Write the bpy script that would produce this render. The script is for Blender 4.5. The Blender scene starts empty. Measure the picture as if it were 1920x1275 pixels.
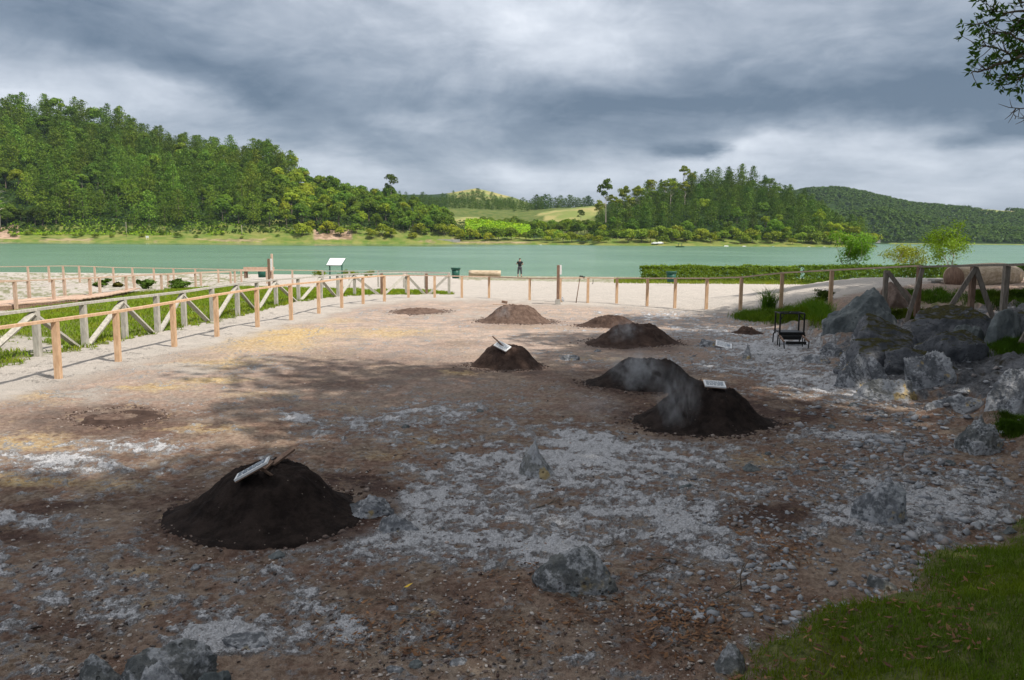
import bpy, bmesh, math, random
import numpy as np
from mathutils import Vector, Matrix

# ------------------------------------------------------------------ scene, camera, sky, sun
scene = bpy.context.scene
COL = scene.collection
F, CX, CY = 1500.0, 960.0, 637.5
CAMZ = 2.4
PITCH = math.atan(191 / 1500)
ROLL = 0.0076
C0 = np.array([0, 0, CAMZ])
fw = np.array([0, math.cos(PITCH), -math.sin(PITCH)])
r0 = np.array([1.0, 0, 0]); u0 = np.array([0, math.sin(PITCH), math.cos(PITCH)])
rt = r0 * math.cos(ROLL) + u0 * math.sin(ROLL)
up = -r0 * math.sin(ROLL) + u0 * math.cos(ROLL)
cam_d = bpy.data.cameras.new('camera'); cam = bpy.data.objects.new('camera', cam_d); COL.objects.link(cam)
cam_d.sensor_width = 36; cam_d.lens = 36 * F / 1920; cam_d.clip_start = 0.1; cam_d.clip_end = 9000
cam.matrix_world = Matrix(((rt[0], up[0], -fw[0], 0), (rt[1], up[1], -fw[1], 0), (rt[2], up[2], -fw[2], CAMZ), (0, 0, 0, 1)))
scene.camera = cam
scene.view_settings.view_transform = 'Standard'; scene.view_settings.look = 'None'
scene.view_settings.exposure = 0.45; scene.view_settings.gamma = 1
scene.render.engine = 'CYCLES'
scene.cycles.use_denoising = True
scene.cycles.max_bounces = 6; scene.cycles.diffuse_bounces = 3; scene.cycles.glossy_bounces = 2
scene.cycles.transmission_bounces = 2; scene.cycles.volume_bounces = 0; scene.cycles.transparent_max_bounces = 8
scene.cycles.volume_step_rate = 2.0; scene.cycles.volume_max_steps = 128

SUN = Vector((0.50, -0.33, 0.80)).normalized()
SUN_EL = math.asin(SUN.z); SUN_AZ = math.atan2(SUN.x, SUN.y)
sl = bpy.data.lights.new('sun', 'SUN'); sl.energy = 4.1; sl.angle = math.radians(0.6); sl.color = (1.0, 0.93, 0.83)
so = bpy.data.objects.new('sun', sl); COL.objects.link(so)
so.rotation_euler = (-SUN).to_track_quat('-Z', 'Y').to_euler(); so.location = (30, -20, 60)

class NT:
    def __init__(s, tree): s.t = tree; s.n = tree.nodes; s.l = tree.links
    def put(s, sock, v):
        if isinstance(v, bpy.types.NodeSocket): s.l.new(v, sock)
        elif v is not None: sock.default_value = v
    def add(s, kind, **kw):
        nd = s.n.new(kind)
        for k, v in kw.items(): setattr(nd, k, v)
        return nd
    def m(s, op, a, b=None, c=None, clamp=False):
        nd = s.add('ShaderNodeMath', operation=op, use_clamp=clamp)
        s.put(nd.inputs[0], a)
        if b is not None: s.put(nd.inputs[1], b)
        if c is not None: s.put(nd.inputs[2], c)
        return nd.outputs[0]
    def vm(s, op, a, b=None, sc=None):
        nd = s.add('ShaderNodeVectorMath', operation=op); s.put(nd.inputs[0], a)
        if b is not None: s.put(nd.inputs[1], b)
        if sc is not None: s.put(nd.inputs[3], sc)
        return nd.outputs[0]
    def noise(s, vec, scale, detail=4, rough=0.55, dist=0.0, w=None):
        nd = s.add('ShaderNodeTexNoise'); nd.inputs['Scale'].default_value = scale
        nd.inputs['Detail'].default_value = detail; nd.inputs['Roughness'].default_value = rough
        nd.inputs['Distortion'].default_value = dist
        if vec is not None: s.l.new(vec, nd.inputs['Vector'])
        return nd.outputs['Fac']
    def ramp(s, fac, stops, interp='LINEAR'):
        nd = s.add('ShaderNodeValToRGB'); cr = nd.color_ramp; cr.interpolation = interp
        while len(cr.elements) < len(stops): cr.elements.new(0.5)
        for e, (p, c) in zip(cr.elements, stops):
            e.position = p; e.color = (*c, 1) if len(c) == 3 else c
        s.put(nd.inputs[0], fac); return nd.outputs[0]
    def mix(s, fac, a, b, blend='MIX'):
        nd = s.add('ShaderNodeMix', data_type='RGBA', blend_type=blend)
        s.put(nd.inputs[0], fac)
        s.put(nd.inputs[6], a if isinstance(a, bpy.types.NodeSocket) else (*a, 1))
        s.put(nd.inputs[7], b if isinstance(b, bpy.types.NodeSocket) else (*b, 1))
        return nd.outputs[2]
    def mapping(s, vec, scale=(1, 1, 1), loc=(0, 0, 0), rot=(0, 0, 0)):
        nd = s.add('ShaderNodeMapping'); s.l.new(vec, nd.inputs[0])
        nd.inputs['Location'].default_value = loc; nd.inputs['Rotation'].default_value = rot; nd.inputs['Scale'].default_value = scale
        return nd.outputs[0]
    def smooth(s, v, a, b):
        nd = s.add('ShaderNodeMapRange', interpolation_type='SMOOTHSTEP'); s.put(nd.inputs[0], v)
        nd.inputs[1].default_value = a; nd.inputs[2].default_value = b
        return nd.outputs[0]

world = bpy.data.worlds.new('World'); scene.world = world; world.use_nodes = True
def build_world():
    t = NT(world.node_tree); t.n.clear()
    out = t.add('ShaderNodeOutputWorld'); bg = t.add('ShaderNodeBackground'); t.l.new(bg.outputs[0], out.inputs[0])
    sky = t.add('ShaderNodeTexSky', sky_type='NISHITA'); sky.sun_disc = False
    sky.sun_elevation = SUN_EL; sky.sun_rotation = SUN_AZ
    tc = t.add('ShaderNodeTexCoord'); d = tc.outputs['Generated']
    sx = t.add('ShaderNodeSeparateXYZ'); t.l.new(d, sx.inputs[0]); x, y, z = sx.outputs
    el = t.m('ARCSINE', z); az = t.m('ARCTAN2', x, y)
    # cloud deck coordinates: looking up at a flat layer
    zz = t.m('ADD', t.m('MAXIMUM', z, 0.0), 0.10)
    px_ = t.m('DIVIDE', x, zz); py_ = t.m('DIVIDE', y, zz)
    cv = t.add('ShaderNodeCombineXYZ'); t.l.new(px_, cv.inputs[0]); t.l.new(py_, cv.inputs[1]); P = cv.outputs[0]
    P1 = t.mapping(P, (0.55, 0.75, 1), (3.1, 1.7, 0), (0, 0, -0.5))
    n1 = t.noise(P1, 1.0, 7, 0.56, 0.35)
    n2 = t.noise(t.mapping(P, (1, 1, 1), (9.1, 4.7, 2.0), (0, 0, 0.35)), 2.4, 6, 0.6, 0.2)
    # ragged azimuth / elevation for the larger cloud masses
    ev = t.add('ShaderNodeCombineXYZ'); t.l.new(az, ev.inputs[0]); t.l.new(el, ev.inputs[1]); E = ev.outputs[0]
    wa = t.noise(t.mapping(E, (3.5, 9, 1), (1, 2, 0)), 1.6, 5, 0.6); wb = t.noise(t.mapping(E, (3.5, 9, 1), (7, 5, 3)), 1.6, 5, 0.6)
    azw = t.m('ADD', az, t.m('MULTIPLY', t.m('SUBTRACT', wa, 0.5), 0.14))
    elw = t.m('ADD', el, t.m('MULTIPLY', t.m('SUBTRACT', wb, 0.5), 0.055))
    n3 = t.noise(t.mapping(E, (5.5, 12, 1), (4, 8, 1), (0, 0, -.25)), 1.0, 7, .58, .7); n4 = t.noise(t.mapping(E, (14, 26, 1), (2, 1, 6), (0, 0, -.2)), 1.0, 5, .6, .5)
    B = t.m('ADD', 0.33, t.m('ADD', t.m('MULTIPLY', t.m('SUBTRACT', n1, 0.5), 0.45), t.m('MULTIPLY', t.m('SUBTRACT', n2, 0.5), 0.22)))
    B = t.m('ADD', B, t.m('ADD', t.m('MULTIPLY', t.m('SUBTRACT', n3, .5), .66), t.m('MULTIPLY', t.m('SUBTRACT', n4, .5), .28)))
    S = 1 / 1500.0
    feats = [  # photo px of centre, half sizes px, tilt (rad, + = falls to the right), amount
        (1000, 60, 260, 90, 0.1, 0.36), (760, 30, 200, 60, 0.2, 0.10), (60, 60, 150, 70, 0.0, -0.16), (60, 170, 260, 40, 0.1, 0.18),
        (420, 150, 360, 45, 0.28, -0.22), (650, 240, 260, 45, 0.22, 0.06), (500, 200, 300, 28, 0.3, -0.12), (1450, 190, 480, 50, 0.02, -0.30), (1150, 220, 250, 35, 0.1, -0.14),
        (1780, 130, 240, 110, 0.0, -0.16), (400, 215, 220, 30, 0.3, 0.22), (820, 330, 300, 34, 0.05, 0.22), (780, 245, 110, 22, 0.2, 0.20),
        (620, 280, 330, 22, 0.22, -0.20), (940, 280, 180, 26, 0.1, -0.18), (1560, 268, 280, 30, -0.05, 0.26), (1700, 320, 420, 60, 0.0, 0.20), (1290, 285, 60, 18, 0.05, -0.55),
        (1345, 292, 30, 12, 0.0, -0.45), (1850, 245, 45, 17, 0.0, -0.55), (1770, 270, 45, 12, 0.1, -0.35), (1420, 270, 70, 22, -0.3, 0.14), (1560, 75, 340, 60, 0.0, 0.10),
        (1150, 320, 250, 30, 0.0, 0.10)]
    for (fx, fy, rx, ry, tilt, amt) in feats:
        a0 = math.atan((fx - CX) * S); e0 = math.atan((439 + .0076 * fx - fy) * S * math.cos(a0))
        da = t.m('SUBTRACT', azw, a0); de = t.m('SUBTRACT', elw, e0)
        ct, st = math.cos(tilt), math.sin(tilt)
        uu = t.m('SUBTRACT', t.m('MULTIPLY', da, ct), t.m('MULTIPLY', de, st))
        vv = t.m('ADD', t.m('MULTIPLY', da, st), t.m('MULTIPLY', de, ct))
        q = t.m('ADD', t.m('POWER', t.m('ABSOLUTE', t.m('MULTIPLY', uu, 1 / (rx * S))), 2), t.m('POWER', t.m('ABSOLUTE', t.m('MULTIPLY', vv, 1 / (ry * S))), 2))
        g = t.m('EXPONENT', t.m('MULTIPLY', q, -0.9))
        B = t.m('ADD', B, t.m('MULTIPLY', g, amt))
    # low band near the horizon is paler and smoother
    low = t.smooth(el, 0.13, 0.0)
    B = t.m('ADD', t.m('MULTIPLY', B, t.m('SUBTRACT', 1, t.m('MULTIPLY', low, 0.45))), t.m('MULTIPLY', low, 0.24))
    clouds = t.ramp(t.m('MAXIMUM', B, 0), [(0.0, (.092, .128, .178)), (0.22, (.172, .212, .268)), (0.45, (.305, .342, .400)), (0.7, (.50, .535, .590)), (1.0, (.79, .81, .85))])
    clouds = t.mix(t.smooth(el, .38, .75), clouds, t.mix(t.smooth(n1, .35, .65), (.45, .455, .465), (.80, .80, .81)))  # unseen deck overhead made brighter and neutral to add light to the shaded ground
    skyc = t.vm('SCALE', sky.outputs[0], sc=0.085)
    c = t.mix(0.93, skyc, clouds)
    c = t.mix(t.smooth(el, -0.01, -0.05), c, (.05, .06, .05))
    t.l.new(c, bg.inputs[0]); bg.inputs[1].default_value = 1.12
build_world()

# ------------------------------------------------------------------ noise helpers
def hash2(ix, iy, seed):
    h = (ix.astype(np.int64) * 374761393 + iy.astype(np.int64) * 668265263 + seed * 982451653) & 0x7fffffff
    h = ((h ^ (h >> 13)) * 1274126177) & 0x7fffffff
    return ((h ^ (h >> 16)) & 0xffff) / 65535.0
def vnoise(x, y, seed=0):
    ix = np.floor(x); iy = np.floor(y); fx = x - ix; fy = y - iy
    ux = fx * fx * (3 - 2 * fx); uy = fy * fy * (3 - 2 * fy)
    a = hash2(ix, iy, seed); b = hash2(ix + 1, iy, seed); c = hash2(ix, iy + 1, seed); d = hash2(ix + 1, iy + 1, seed)
    return (a * (1 - ux) + b * ux) * (1 - uy) + (c * (1 - ux) + d * ux) * uy
def fbm(x, y, seed=0, oct=5, rough=0.5):
    x = np.asarray(x, float); y = np.asarray(y, float)
    s = 0; a = 1; t = 0
    for i in range(oct):
        s = s + a * vnoise(x * 2 ** i + i * 17.3, y * 2 ** i - i * 9.1, seed + i); t += a; a *= rough
    return s / t
def hash3(ix, iy, iz, seed): return hash2(ix + iz * 57.0, iy + iz * 131.0, seed)
def vnoise3(x, y, z, seed=0):
    iz = np.floor(z); fz = z - iz; uz = fz * fz * (3 - 2 * fz)
    return vnoise(x + iz * 37.7, y + iz * 91.3, seed) * (1 - uz) + vnoise(x + (iz + 1) * 37.7, y + (iz + 1) * 91.3, seed) * uz
def fbm3(P, sc, seed=0, oct=4, rough=0.5):
    s = 0; a = 1; t = 0
    for i in range(oct):
        k = sc * 2 ** i; s = s + a * vnoise3(P[:, 0] * k + i * 3.1, P[:, 1] * k + 5.7 * i, P[:, 2] * k - 2.3 * i, seed + i); t += a; a *= rough
    return s / t
def sm(x, a=0.0, b=1.0):
    t = np.clip((np.asarray(x, float) - a) / (b - a), 0, 1); return t * t * (3 - 2 * t)

# ------------------------------------------------------------------ ground height and photo <-> ground
def SG(x, y): return (x - 1.45) * .608 - (y - 4.35) * .794 + .95 * (fbm(np.asarray(x) * 1.1 + 3.3, np.asarray(y) * 1.1, 201, 4, .6) - .5) - .04   # > 0 on the grassy bank where the camera stands
def H0(x, y):
    x = np.asarray(x, float); y = np.asarray(y, float)
    z = np.interp(y, [-60, 31, 45, 60, 76, 87, 102, 250], [0, 0, -.45, -.9, -1.25, -1.67, -3.2, -5])
    z = z - .28 * sm(-x, 10, 16) * sm(y, 22, 27) * (1 - sm(y, 32, 40))
    tx = np.interp(y, [-10, 0, 7, 11, 14.5, 18, 21, 27, 35, 45], [1.5, 2.2, 4.3, 5.4, 5.9, 7.2, 6.2, 5.0, 8, 16])
    wd = np.interp(y, [0, 15, 22, 30], [5, 6, 8, 8])
    z = z + .95 * sm((x - tx) / wd) * (1 - sm(y, 34, 50))
    s = SG(x, y)
    z = z + .30 * sm(s, 0, 1.5) + .09 * sm(s, -.03, .10)
    return z
def Hn(x, y):
    z = H0(x, y)
    near = 1 - sm(y, 40, 75)
    bank = sm(x - np.interp(y, [0, 7, 14, 20, 30], [2.2, 4.3, 5.9, 6.8, 6]), 0, 1.5) * (1 - .85 * sm(y, 22, 27)) * (1 - sm(y, 28, 40))
    z = z + near * (.10 * (fbm(x * .55, y * .55, 3, 4) - .5) + .03 * (fbm(x * 4, y * 4, 8, 3) - .5))
    z = z + bank * .45 * sm(y, 7, 11) * (1 - np.abs(2 * fbm(x * 1.1, y * 1.5, 121, 3) - 1) * 2.2 - .3) * .5
    z = z + bank * (.30 * (fbm(x * .9, y * .9, 21, 4) - .5) + .10 * (fbm(x * 4, y * 4, 25, 3) - .5))
    return z
def ray(px, py): return fw + rt * ((px - CX) / F) + up * ((CY - py) / F)
TT = np.concatenate([np.linspace(2, 30, 1500), np.linspace(30.01, 160, 2500)])
def gh(px, py):
    d = ray(px, py); P = C0[None] + TT[:, None] * d[None]
    below = P[:, 2] < Hn(P[:, 0], P[:, 1])
    i = int(np.argmax(below)) if below.any() else len(TT) - 1
    p = P[i]; return Vector((float(p[0]), float(p[1]), float(Hn(p[0], p[1]))))
def at(px, py, y):
    d = ray(px, py); p = C0 + d * (y / d[1]); return Vector((float(p[0]), float(p[1]), float(p[2])))
def topz(px, py, y): return at(px, py, y).z
def proj(x, y, z):
    X = x * rt[0] + y * rt[1] + (z - CAMZ) * rt[2]; Y = x * up[0] + y * up[1] + (z - CAMZ) * up[2]; Z = x * fw[0] + y * fw[1] + (z - CAMZ) * fw[2]
    Z = np.maximum(Z, .2); return CX + F * X / Z, CY - F * Y / Z

# ------------------------------------------------------------------ mesh helpers
def mesh_np(name, V, Fc, mat, smooth=False):
    V = np.asarray(V, np.float32); Fc = np.asarray(Fc, np.int32); k = Fc.shape[1]
    me = bpy.data.meshes.new(name); me.vertices.add(len(V)); me.vertices.foreach_set('co', V.ravel())
    me.loops.add(Fc.size); me.loops.foreach_set('vertex_index', Fc.ravel())
    me.polygons.add(len(Fc)); me.polygons.foreach_set('loop_start', np.arange(0, Fc.size, k, dtype=np.int32))
    if smooth: me.polygons.foreach_set('use_smooth', np.ones(len(Fc), bool))
    me.update(calc_edges=True)
    if mat: me.materials.append(mat)
    return me
def link(name, me, parent=None, loc=None):
    o = bpy.data.objects.new(name, me); COL.objects.link(o)
    if parent: o.parent = parent
    if loc is not None: o.location = loc
    return o
def tag(o, label=None, cat=None, group=None, kind=None):
    if label and len(label.split()) > 16: print('LONG', label)
    if label: o['label'] = label
    if cat: o['category'] = cat
    if group: o['group'] = group
    if kind: o['kind'] = kind
    return o
def thing(name, label, cat, loc=(0, 0, 0), group=None):
    o = bpy.data.objects.new(name, None); COL.objects.link(o); o.location = loc; o.empty_display_size = .2
    return tag(o, label, cat, group)
def copy_tree(o, parent=None):
    c = o.copy(); COL.objects.link(c)
    if parent: c.parent = parent
    for ch in list(o.children): copy_tree(ch, c)
    return c
class MB:
    def __init__(s): s.v = []; s.f = []; s.sm = []
    def addm(s, vs, fs, smooth=False):
        b = len(s.v); s.v += [tuple(v) for v in vs]; s.f += [tuple(b + i for i in f) for f in fs]; s.sm += [smooth] * len(fs)
    def box(s, c, size, rot=None, taper=1.0):
        hx, hy, hz = size[0] / 2, size[1] / 2, size[2] / 2; vs = []
        for z in (-1, 1):
            k = taper if z > 0 else 1
            for x, y in ((-1, -1), (1, -1), (1, 1), (-1, 1)): vs.append(Vector((x * hx * k, y * hy * k, z * hz)))
        if rot is not None: vs = [rot @ v for v in vs]
        c = Vector(c); s.addm([v + c for v in vs], [(3, 2, 1, 0), (4, 5, 6, 7), (0, 1, 5, 4), (1, 2, 6, 5), (2, 3, 7, 6), (3, 0, 4, 7)])
    def beam(s, a, b, w, h, upv=(0, 0, 1), cham=0.0):
        a = Vector(a); b = Vector(b); d = (b - a); L = d.length; d.normalize(); side = d.cross(Vector(upv))
        if side.length < 1e-3: side = Vector((1, 0, 0))
        side.normalize(); u = side.cross(d)
        R = Matrix((side, d, u)).transposed(); s.box((a + b) / 2, (w, L, h), R)
    def tube(s, pts, radii, n=8, caps=True):
        pts = [Vector(p) for p in pts]; rings = []; prev = None
        for i, p in enumerate(pts):
            d = (pts[min(i + 1, len(pts) - 1)] - pts[max(i - 1, 0)]).normalized()
            a = prev if prev is not None else (Vector((1, 0, 0)) if abs(d.x) < .8 else Vector((0, 1, 0)))
            a = (a - d * a.dot(d))
            if a.length < 1e-4: a = d.orthogonal()
            a.normalize(); b = d.cross(a); prev = a
            rings.append([p + (a * math.cos(2 * math.pi * k / n) + b * math.sin(2 * math.pi * k / n)) * radii[i] for k in range(n)])
        vs = [v for r in rings for v in r]; fs = []
        for i in range(len(rings) - 1):
            for k in range(n):
                fs.append((i * n + k, i * n + (k + 1) % n, (i + 1) * n + (k + 1) % n, (i + 1) * n + k))
        if caps: fs.append(tuple(reversed(range(n)))); fs.append(tuple((len(rings) - 1) * n + k for k in range(n)))
        s.addm(vs, fs, True)
    def build(s, name, mat, parent=None, loc=None):
        me = bpy.data.meshes.new(name); o0 = Vector(loc) if loc is not None else (parent.location if parent else Vector((0, 0, 0)))
        if parent and parent.parent: o0 = o0 + parent.parent.location
        me.from_pydata([tuple(Vector(v) - o0) for v in s.v], [], s.f); me.polygons.foreach_set('use_smooth', s.sm); me.update()
        if mat: me.materials.append(mat)
        return link(name, me, parent, loc if loc is not None and not parent else None)

# ------------------------------------------------------------------ materials
def newmat(name):
    m = bpy.data.materials.new(name); m.use_nodes = True; t = NT(m.node_tree)
    return m, t, t.n['Principled BSDF'], t.n['Material Output']
def coords(t): return t.add('ShaderNodeTexCoord').outputs['Object']
def bump(t, bs, h, strength, dist):
    b = t.add('ShaderNodeBump'); b.inputs['Strength'].default_value = strength; b.inputs['Distance'].default_value = dist
    t.l.new(h, b.inputs['Height']); t.l.new(b.outputs[0], bs.inputs['Normal'])
def simple(name, c1, c2, scale=8, rough=.7, bmp=.3, bd=.01, stretch=(1, 1, 1), spec=.3, metal=0):
    m, t, bs, o = newmat(name); v = t.mapping(coords(t), stretch)
    n = t.noise(v, scale, 6, .6); c = t.mix(t.smooth(n, .3, .7), c1, c2); t.l.new(c, bs.inputs['Base Color'])
    bs.inputs['Roughness'].default_value = rough; bs.inputs['Specular IOR Level'].default_value = spec; bs.inputs['Metallic'].default_value = metal
    bump(t, bs, t.noise(v, scale * 3, 5, .65), bmp, bd); return m
def foliage(name, base, var=.35, trans=.3, scale=1.0, rough=.6, hue=None):
    m, t, bs, o = newmat(name); t.n.remove(bs)
    oi = t.add('ShaderNodeObjectInfo'); v = coords(t)
    n = t.noise(v, scale, 3, .6)
    c = t.mix(1.0, base, oi.outputs['Color'], 'MULTIPLY')
    k = t.m('ADD', 1 - var, t.m('MULTIPLY', n, var * 2)); c2 = t.vm('SCALE', c, sc=k)
    geo = t.add('ShaderNodeNewGeometry'); rn = t.m('ADD', .72, t.m('MULTIPLY', geo.outputs['Random Per Island'], .56)); c2 = t.vm('SCALE', c2, sc=rn)
    if hue: c2 = t.mix(t.smooth(t.noise(v, scale * .6, 2), .45, .7), c2, t.vm('MULTIPLY', c2, hue))
    d = t.add('ShaderNodeBsdfDiffuse'); t.l.new(c2, d.inputs[0]); tr = t.add('ShaderNodeBsdfTranslucent')
    t.l.new(t.vm('MULTIPLY', c2, (1.2, 1.25, .6)), tr.inputs[0])
    g = t.add('ShaderNodeBsdfGlossy'); g.inputs['Roughness'].default_value = rough * .8; g.inputs[0].default_value = (.9, .95, 1, 1)
    m1 = t.add('ShaderNodeMixShader'); m1.inputs[0].default_value = trans; t.l.new(d.outputs[0], m1.inputs[1]); t.l.new(tr.outputs[0], m1.inputs[2])
    m2 = t.add('ShaderNodeMixShader'); m2.inputs[0].default_value = .008; t.l.new(m1.outputs[0], m2.inputs[1]); t.l.new(g.outputs[0], m2.inputs[2])
    t.l.new(m2.outputs[0], o.inputs[0]); return m

def mat_ground():
    m, t, bs, o = newmat('terrain_soil'); v = coords(t)
    A = t.add('ShaderNodeAttribute', attribute_name='mA'); B = t.add('ShaderNodeAttribute', attribute_name='mB')
    sa = t.add('ShaderNodeSeparateColor'); t.l.new(A.outputs['Color'], sa.inputs[0]); sb = t.add('ShaderNodeSeparateColor'); t.l.new(B.outputs['Color'], sb.inputs[0])
    crust, yel, red = sa.outputs; grav, pale, grass = sb.outputs; rockm = A.outputs['Alpha']
    nf = t.noise(v, 14, 6, .7); nm = t.noise(v, 2.2, 5, .6); nff = t.noise(v, 70, 3, .7)
    base = t.mix(t.smooth(nf, .35, .65), (.135, .080, .058), (.28, .190, .142))
    base = t.mix(t.smooth(nm, .42, .62), base, t.mix(t.smooth(nf, .4, .6), (.165, .118, .086), (.30, .235, .18)))
    palec = t.mix(t.smooth(nf, .3, .7), (.37, .265, .21), (.58, .46, .385))
    palec = t.mix(t.smooth(nm, .4, .65), palec, (.32, .275, .245))
    base = t.mix(pale, base, palec)
    redc = t.mix(t.smooth(nf, .35, .65), (.050, .029, .024), (.115, .070, .056))
    base = t.mix(t.m('MULTIPLY', red, t.m('SUBTRACT', 1, t.m('MULTIPLY', pale, .55))), base, redc)
    yc = t.mix(t.smooth(nf, .35, .7), (.42, .27, .10), (.66, .54, .34))
    base = t.mix(t.m('MULTIPLY', yel, t.smooth(t.m('ADD', nf, t.m('MULTIPLY', yel, .3)), .4, .62)), base, yc)
    nl = t.noise(t.mapping(v, (1, 1, 1), (7, 3, 0)), .75, 5, .62); base = t.mix(t.m('MULTIPLY', t.smooth(nl, .48, .66), .65), base, t.mix(t.smooth(nf, .35, .65), (.25, .185, .14), (.40, .32, .25)))
    base = t.mix(t.m('MULTIPLY', t.smooth(t.m('ADD', crust, t.m('MULTIPLY', t.m('SUBTRACT', nm, .5), .5)), .02, .62), .72), base, t.mix(t.smooth(nff, .3, .7), (.26, .245, .24), (.42, .405, .41)))
    cn = t.m('ADD', t.m('MULTIPLY', t.m('SUBTRACT', nf, .5), 1.3), t.m('MULTIPLY', t.m('SUBTRACT', nff, .5), .9)); cm = t.smooth(t.m('ADD', crust, cn), .30, .86)
    cc = t.mix(t.smooth(nff, .3, .7), (.38, .385, .405), (.72, .73, .76))
    base = t.mix(t.m('MULTIPLY', cm, .85), base, cc)
    gc = t.mix(t.smooth(nff, .3, .7), (.32, .29, .26), (.54, .50, .455)); gc = t.mix(t.smooth(nm, .42, .7), gc, (.50, .455, .41))
    base = t.mix(grav, base, gc)
    grc = t.mix(t.smooth(nf, .3, .7), (.07, .10, .022), (.20, .20, .07))
    base = t.mix(grass, base, grc)
    rc = t.mix(t.smooth(nf, .3, .7), (.075, .078, .085), (.23, .235, .25)); rc = t.mix(t.smooth(nm, .55, .7), rc, (.035, .030, .018)); base = t.mix(rockm, base, rc)
    # pale grit and dark grit
    vo = t.add('ShaderNodeTexVoronoi'); vo.inputs['Scale'].default_value = 38; t.l.new(v, vo.inputs['Vector'])
    spk = t.m('MULTIPLY', t.smooth(vo.outputs['Distance'], .20, .13), t.smooth(t.noise(v, 5.5, 3), .42, .60))
    base = t.mix(t.m('MULTIPLY', spk, .55), base, t.mix(t.smooth(t.noise(v, 31, 1), .4, .6), (.08, .06, .05), (.55, .52, .48)))
    base = t.vm('SCALE', base, sc=t.m('ADD', .62, t.m('MULTIPLY', t.m('ADD', t.noise(v, 110, 3, .7), t.m('MULTIPLY', t.noise(v, 26, 4, .7), 1.0)), .38)))
    t.l.new(base, bs.inputs['Base Color']); bs.inputs['Roughness'].default_value = .93; bs.inputs['Specular IOR Level'].default_value = .15
    hgt = t.m('ADD', t.m('ADD', t.m('MULTIPLY', nf, .6), t.m('MULTIPLY', nff, .35)), t.m('ADD', t.m('MULTIPLY', spk, .25), t.m('MULTIPLY', cm, .3)))
    bump(t, bs, hgt, 1.0, .06); return m
M_GROUND = mat_ground()

def mat_hills():
    m, t, bs, o = newmat('hill_cover'); v = coords(t)
    A = t.add('ShaderNodeAttribute', attribute_name='mA'); sa = t.add('ShaderNodeSeparateColor'); t.l.new(A.outputs['Color'], sa.inputs[0])
    field, soil, grass = sa.outputs
    n = t.noise(v, .15, 6, .65); n2 = t.noise(v, .03, 4, .6)
    c = t.mix(t.smooth(n, .35, .65), (.010, .024, .008), (.035, .065, .018))
    gc = t.mix(t.smooth(n, .35, .65), (.09, .15, .025), (.20, .205, .06))
    c = t.mix(grass, c, gc)
    fc = t.mix(t.smooth(n2, .4, .6), (.17, .21, .06), (.30, .27, .11))
    c = t.mix(field, c, fc)
    c = t.mix(soil, c, t.mix(t.smooth(n, .4, .6), (.20, .14, .09), (.42, .30, .22)))
    t.l.new(c, bs.inputs['Base Color']); bs.inputs['Roughness'].default_value = .95; bs.inputs['Specular IOR Level'].default_value = .1
    return m
M_HILLS = mat_hills()
def mat_water():
    m, t, bs, o = newmat('lake_water'); v = coords(t)
    n = t.noise(t.mapping(v, (1, 1.6, 1)), .9, 5, .6); n2 = t.noise(t.mapping(v, (.8, 1, 1)), .02, 4, .6)
    c = t.mix(t.smooth(n2, .35, .65), (.085, .185, .105), (.13, .24, .15)); t.l.new(c, bs.inputs['Base Color'])
    bs.inputs['IOR'].default_value = 1.33
    s3 = t.add('ShaderNodeSeparateXYZ'); t.l.new(v, s3.inputs[0]); calm = t.m('MULTIPLY', t.smooth(t.m('ADD', s3.outputs[1], t.m('MULTIPLY', t.noise(t.mapping(v, (.012, .05, 1)), 1, 4), 90)), 385, 425), t.smooth(s3.outputs[0], 30, -60))
    st = t.noise(t.mapping(v, (.012, .06, 1)), 1, 5, .6); k = t.m('MULTIPLY', t.m('SUBTRACT', 1, t.m('MULTIPLY', calm, .93)), t.m('ADD', .45, t.m('MULTIPLY', st, 1.0)))
    t.l.new(t.m('SUBTRACT', .22, t.m('MULTIPLY', calm, .14)), bs.inputs['Roughness'])
    b_ = t.add('ShaderNodeBump'); b_.inputs['Distance'].default_value = .30; t.l.new(k, b_.inputs['Strength']); t.l.new(n, b_.inputs['Height']); t.l.new(b_.outputs[0], bs.inputs['Normal']); return m
M_WATER = mat_water()
M_CONIF = foliage('conifer_foliage', (.082, .124, .012), .55, .25, .35, hue=(.72, .95, 1.0))
M_BROAD = foliage('broadleaf_foliage', (.092, .15, .014), .5, .3, .35, hue=(1.3, 1.1, .6))
M_LEAF = foliage('glossy_leaf', (.045, .085, .022), .3, .3, 2.0, .35)
M_SHRUB = foliage('shrub_foliage', (.10, .17, .025), .4, .3, 3.0)
M_GRASS = foliage('grass_blades', (.085, .145, .020), .45, .3, 1.6, hue=(1.35, 1.05, .7))
M_BARK = simple('bark', (.10, .08, .06), (.22, .18, .14), 3, .9, .5, .03, (1, 1, .3))
M_BARKP = simple('pale_bark', (.25, .21, .17), (.42, .37, .31), 3, .9, .4, .02, (1, 1, .3))
M_WOOD_N = simple('fresh_timber', (.46, .29, .17), (.62, .43, .28), 5, .65, .25, .004, (4, 4, 1))
M_WOOD_P = simple('pinkish_timber', (.42, .29, .21), (.56, .42, .33), 5, .75, .3, .004, (4, 4, 1))
M_WOOD_G = simple('weathered_timber', (.30, .285, .25), (.46, .44, .39), 6, .85, .4, .005, (4, 4, 1))
M_WOOD_D = simple('old_brown_timber', (.14, .085, .06), (.26, .17, .12), 6, .85, .4, .005, (4, 4, 1))
M_WOOD_R = simple('dull_brown_timber', (.15, .125, .10), (.27, .235, .20), 6, .85, .4, .005, (4, 4, 1))
M_LOG = simple('log_wood', (.33, .25, .16), (.58, .48, .36), 2.2, .75, .5, .03, (1, 5, 5))
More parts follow.
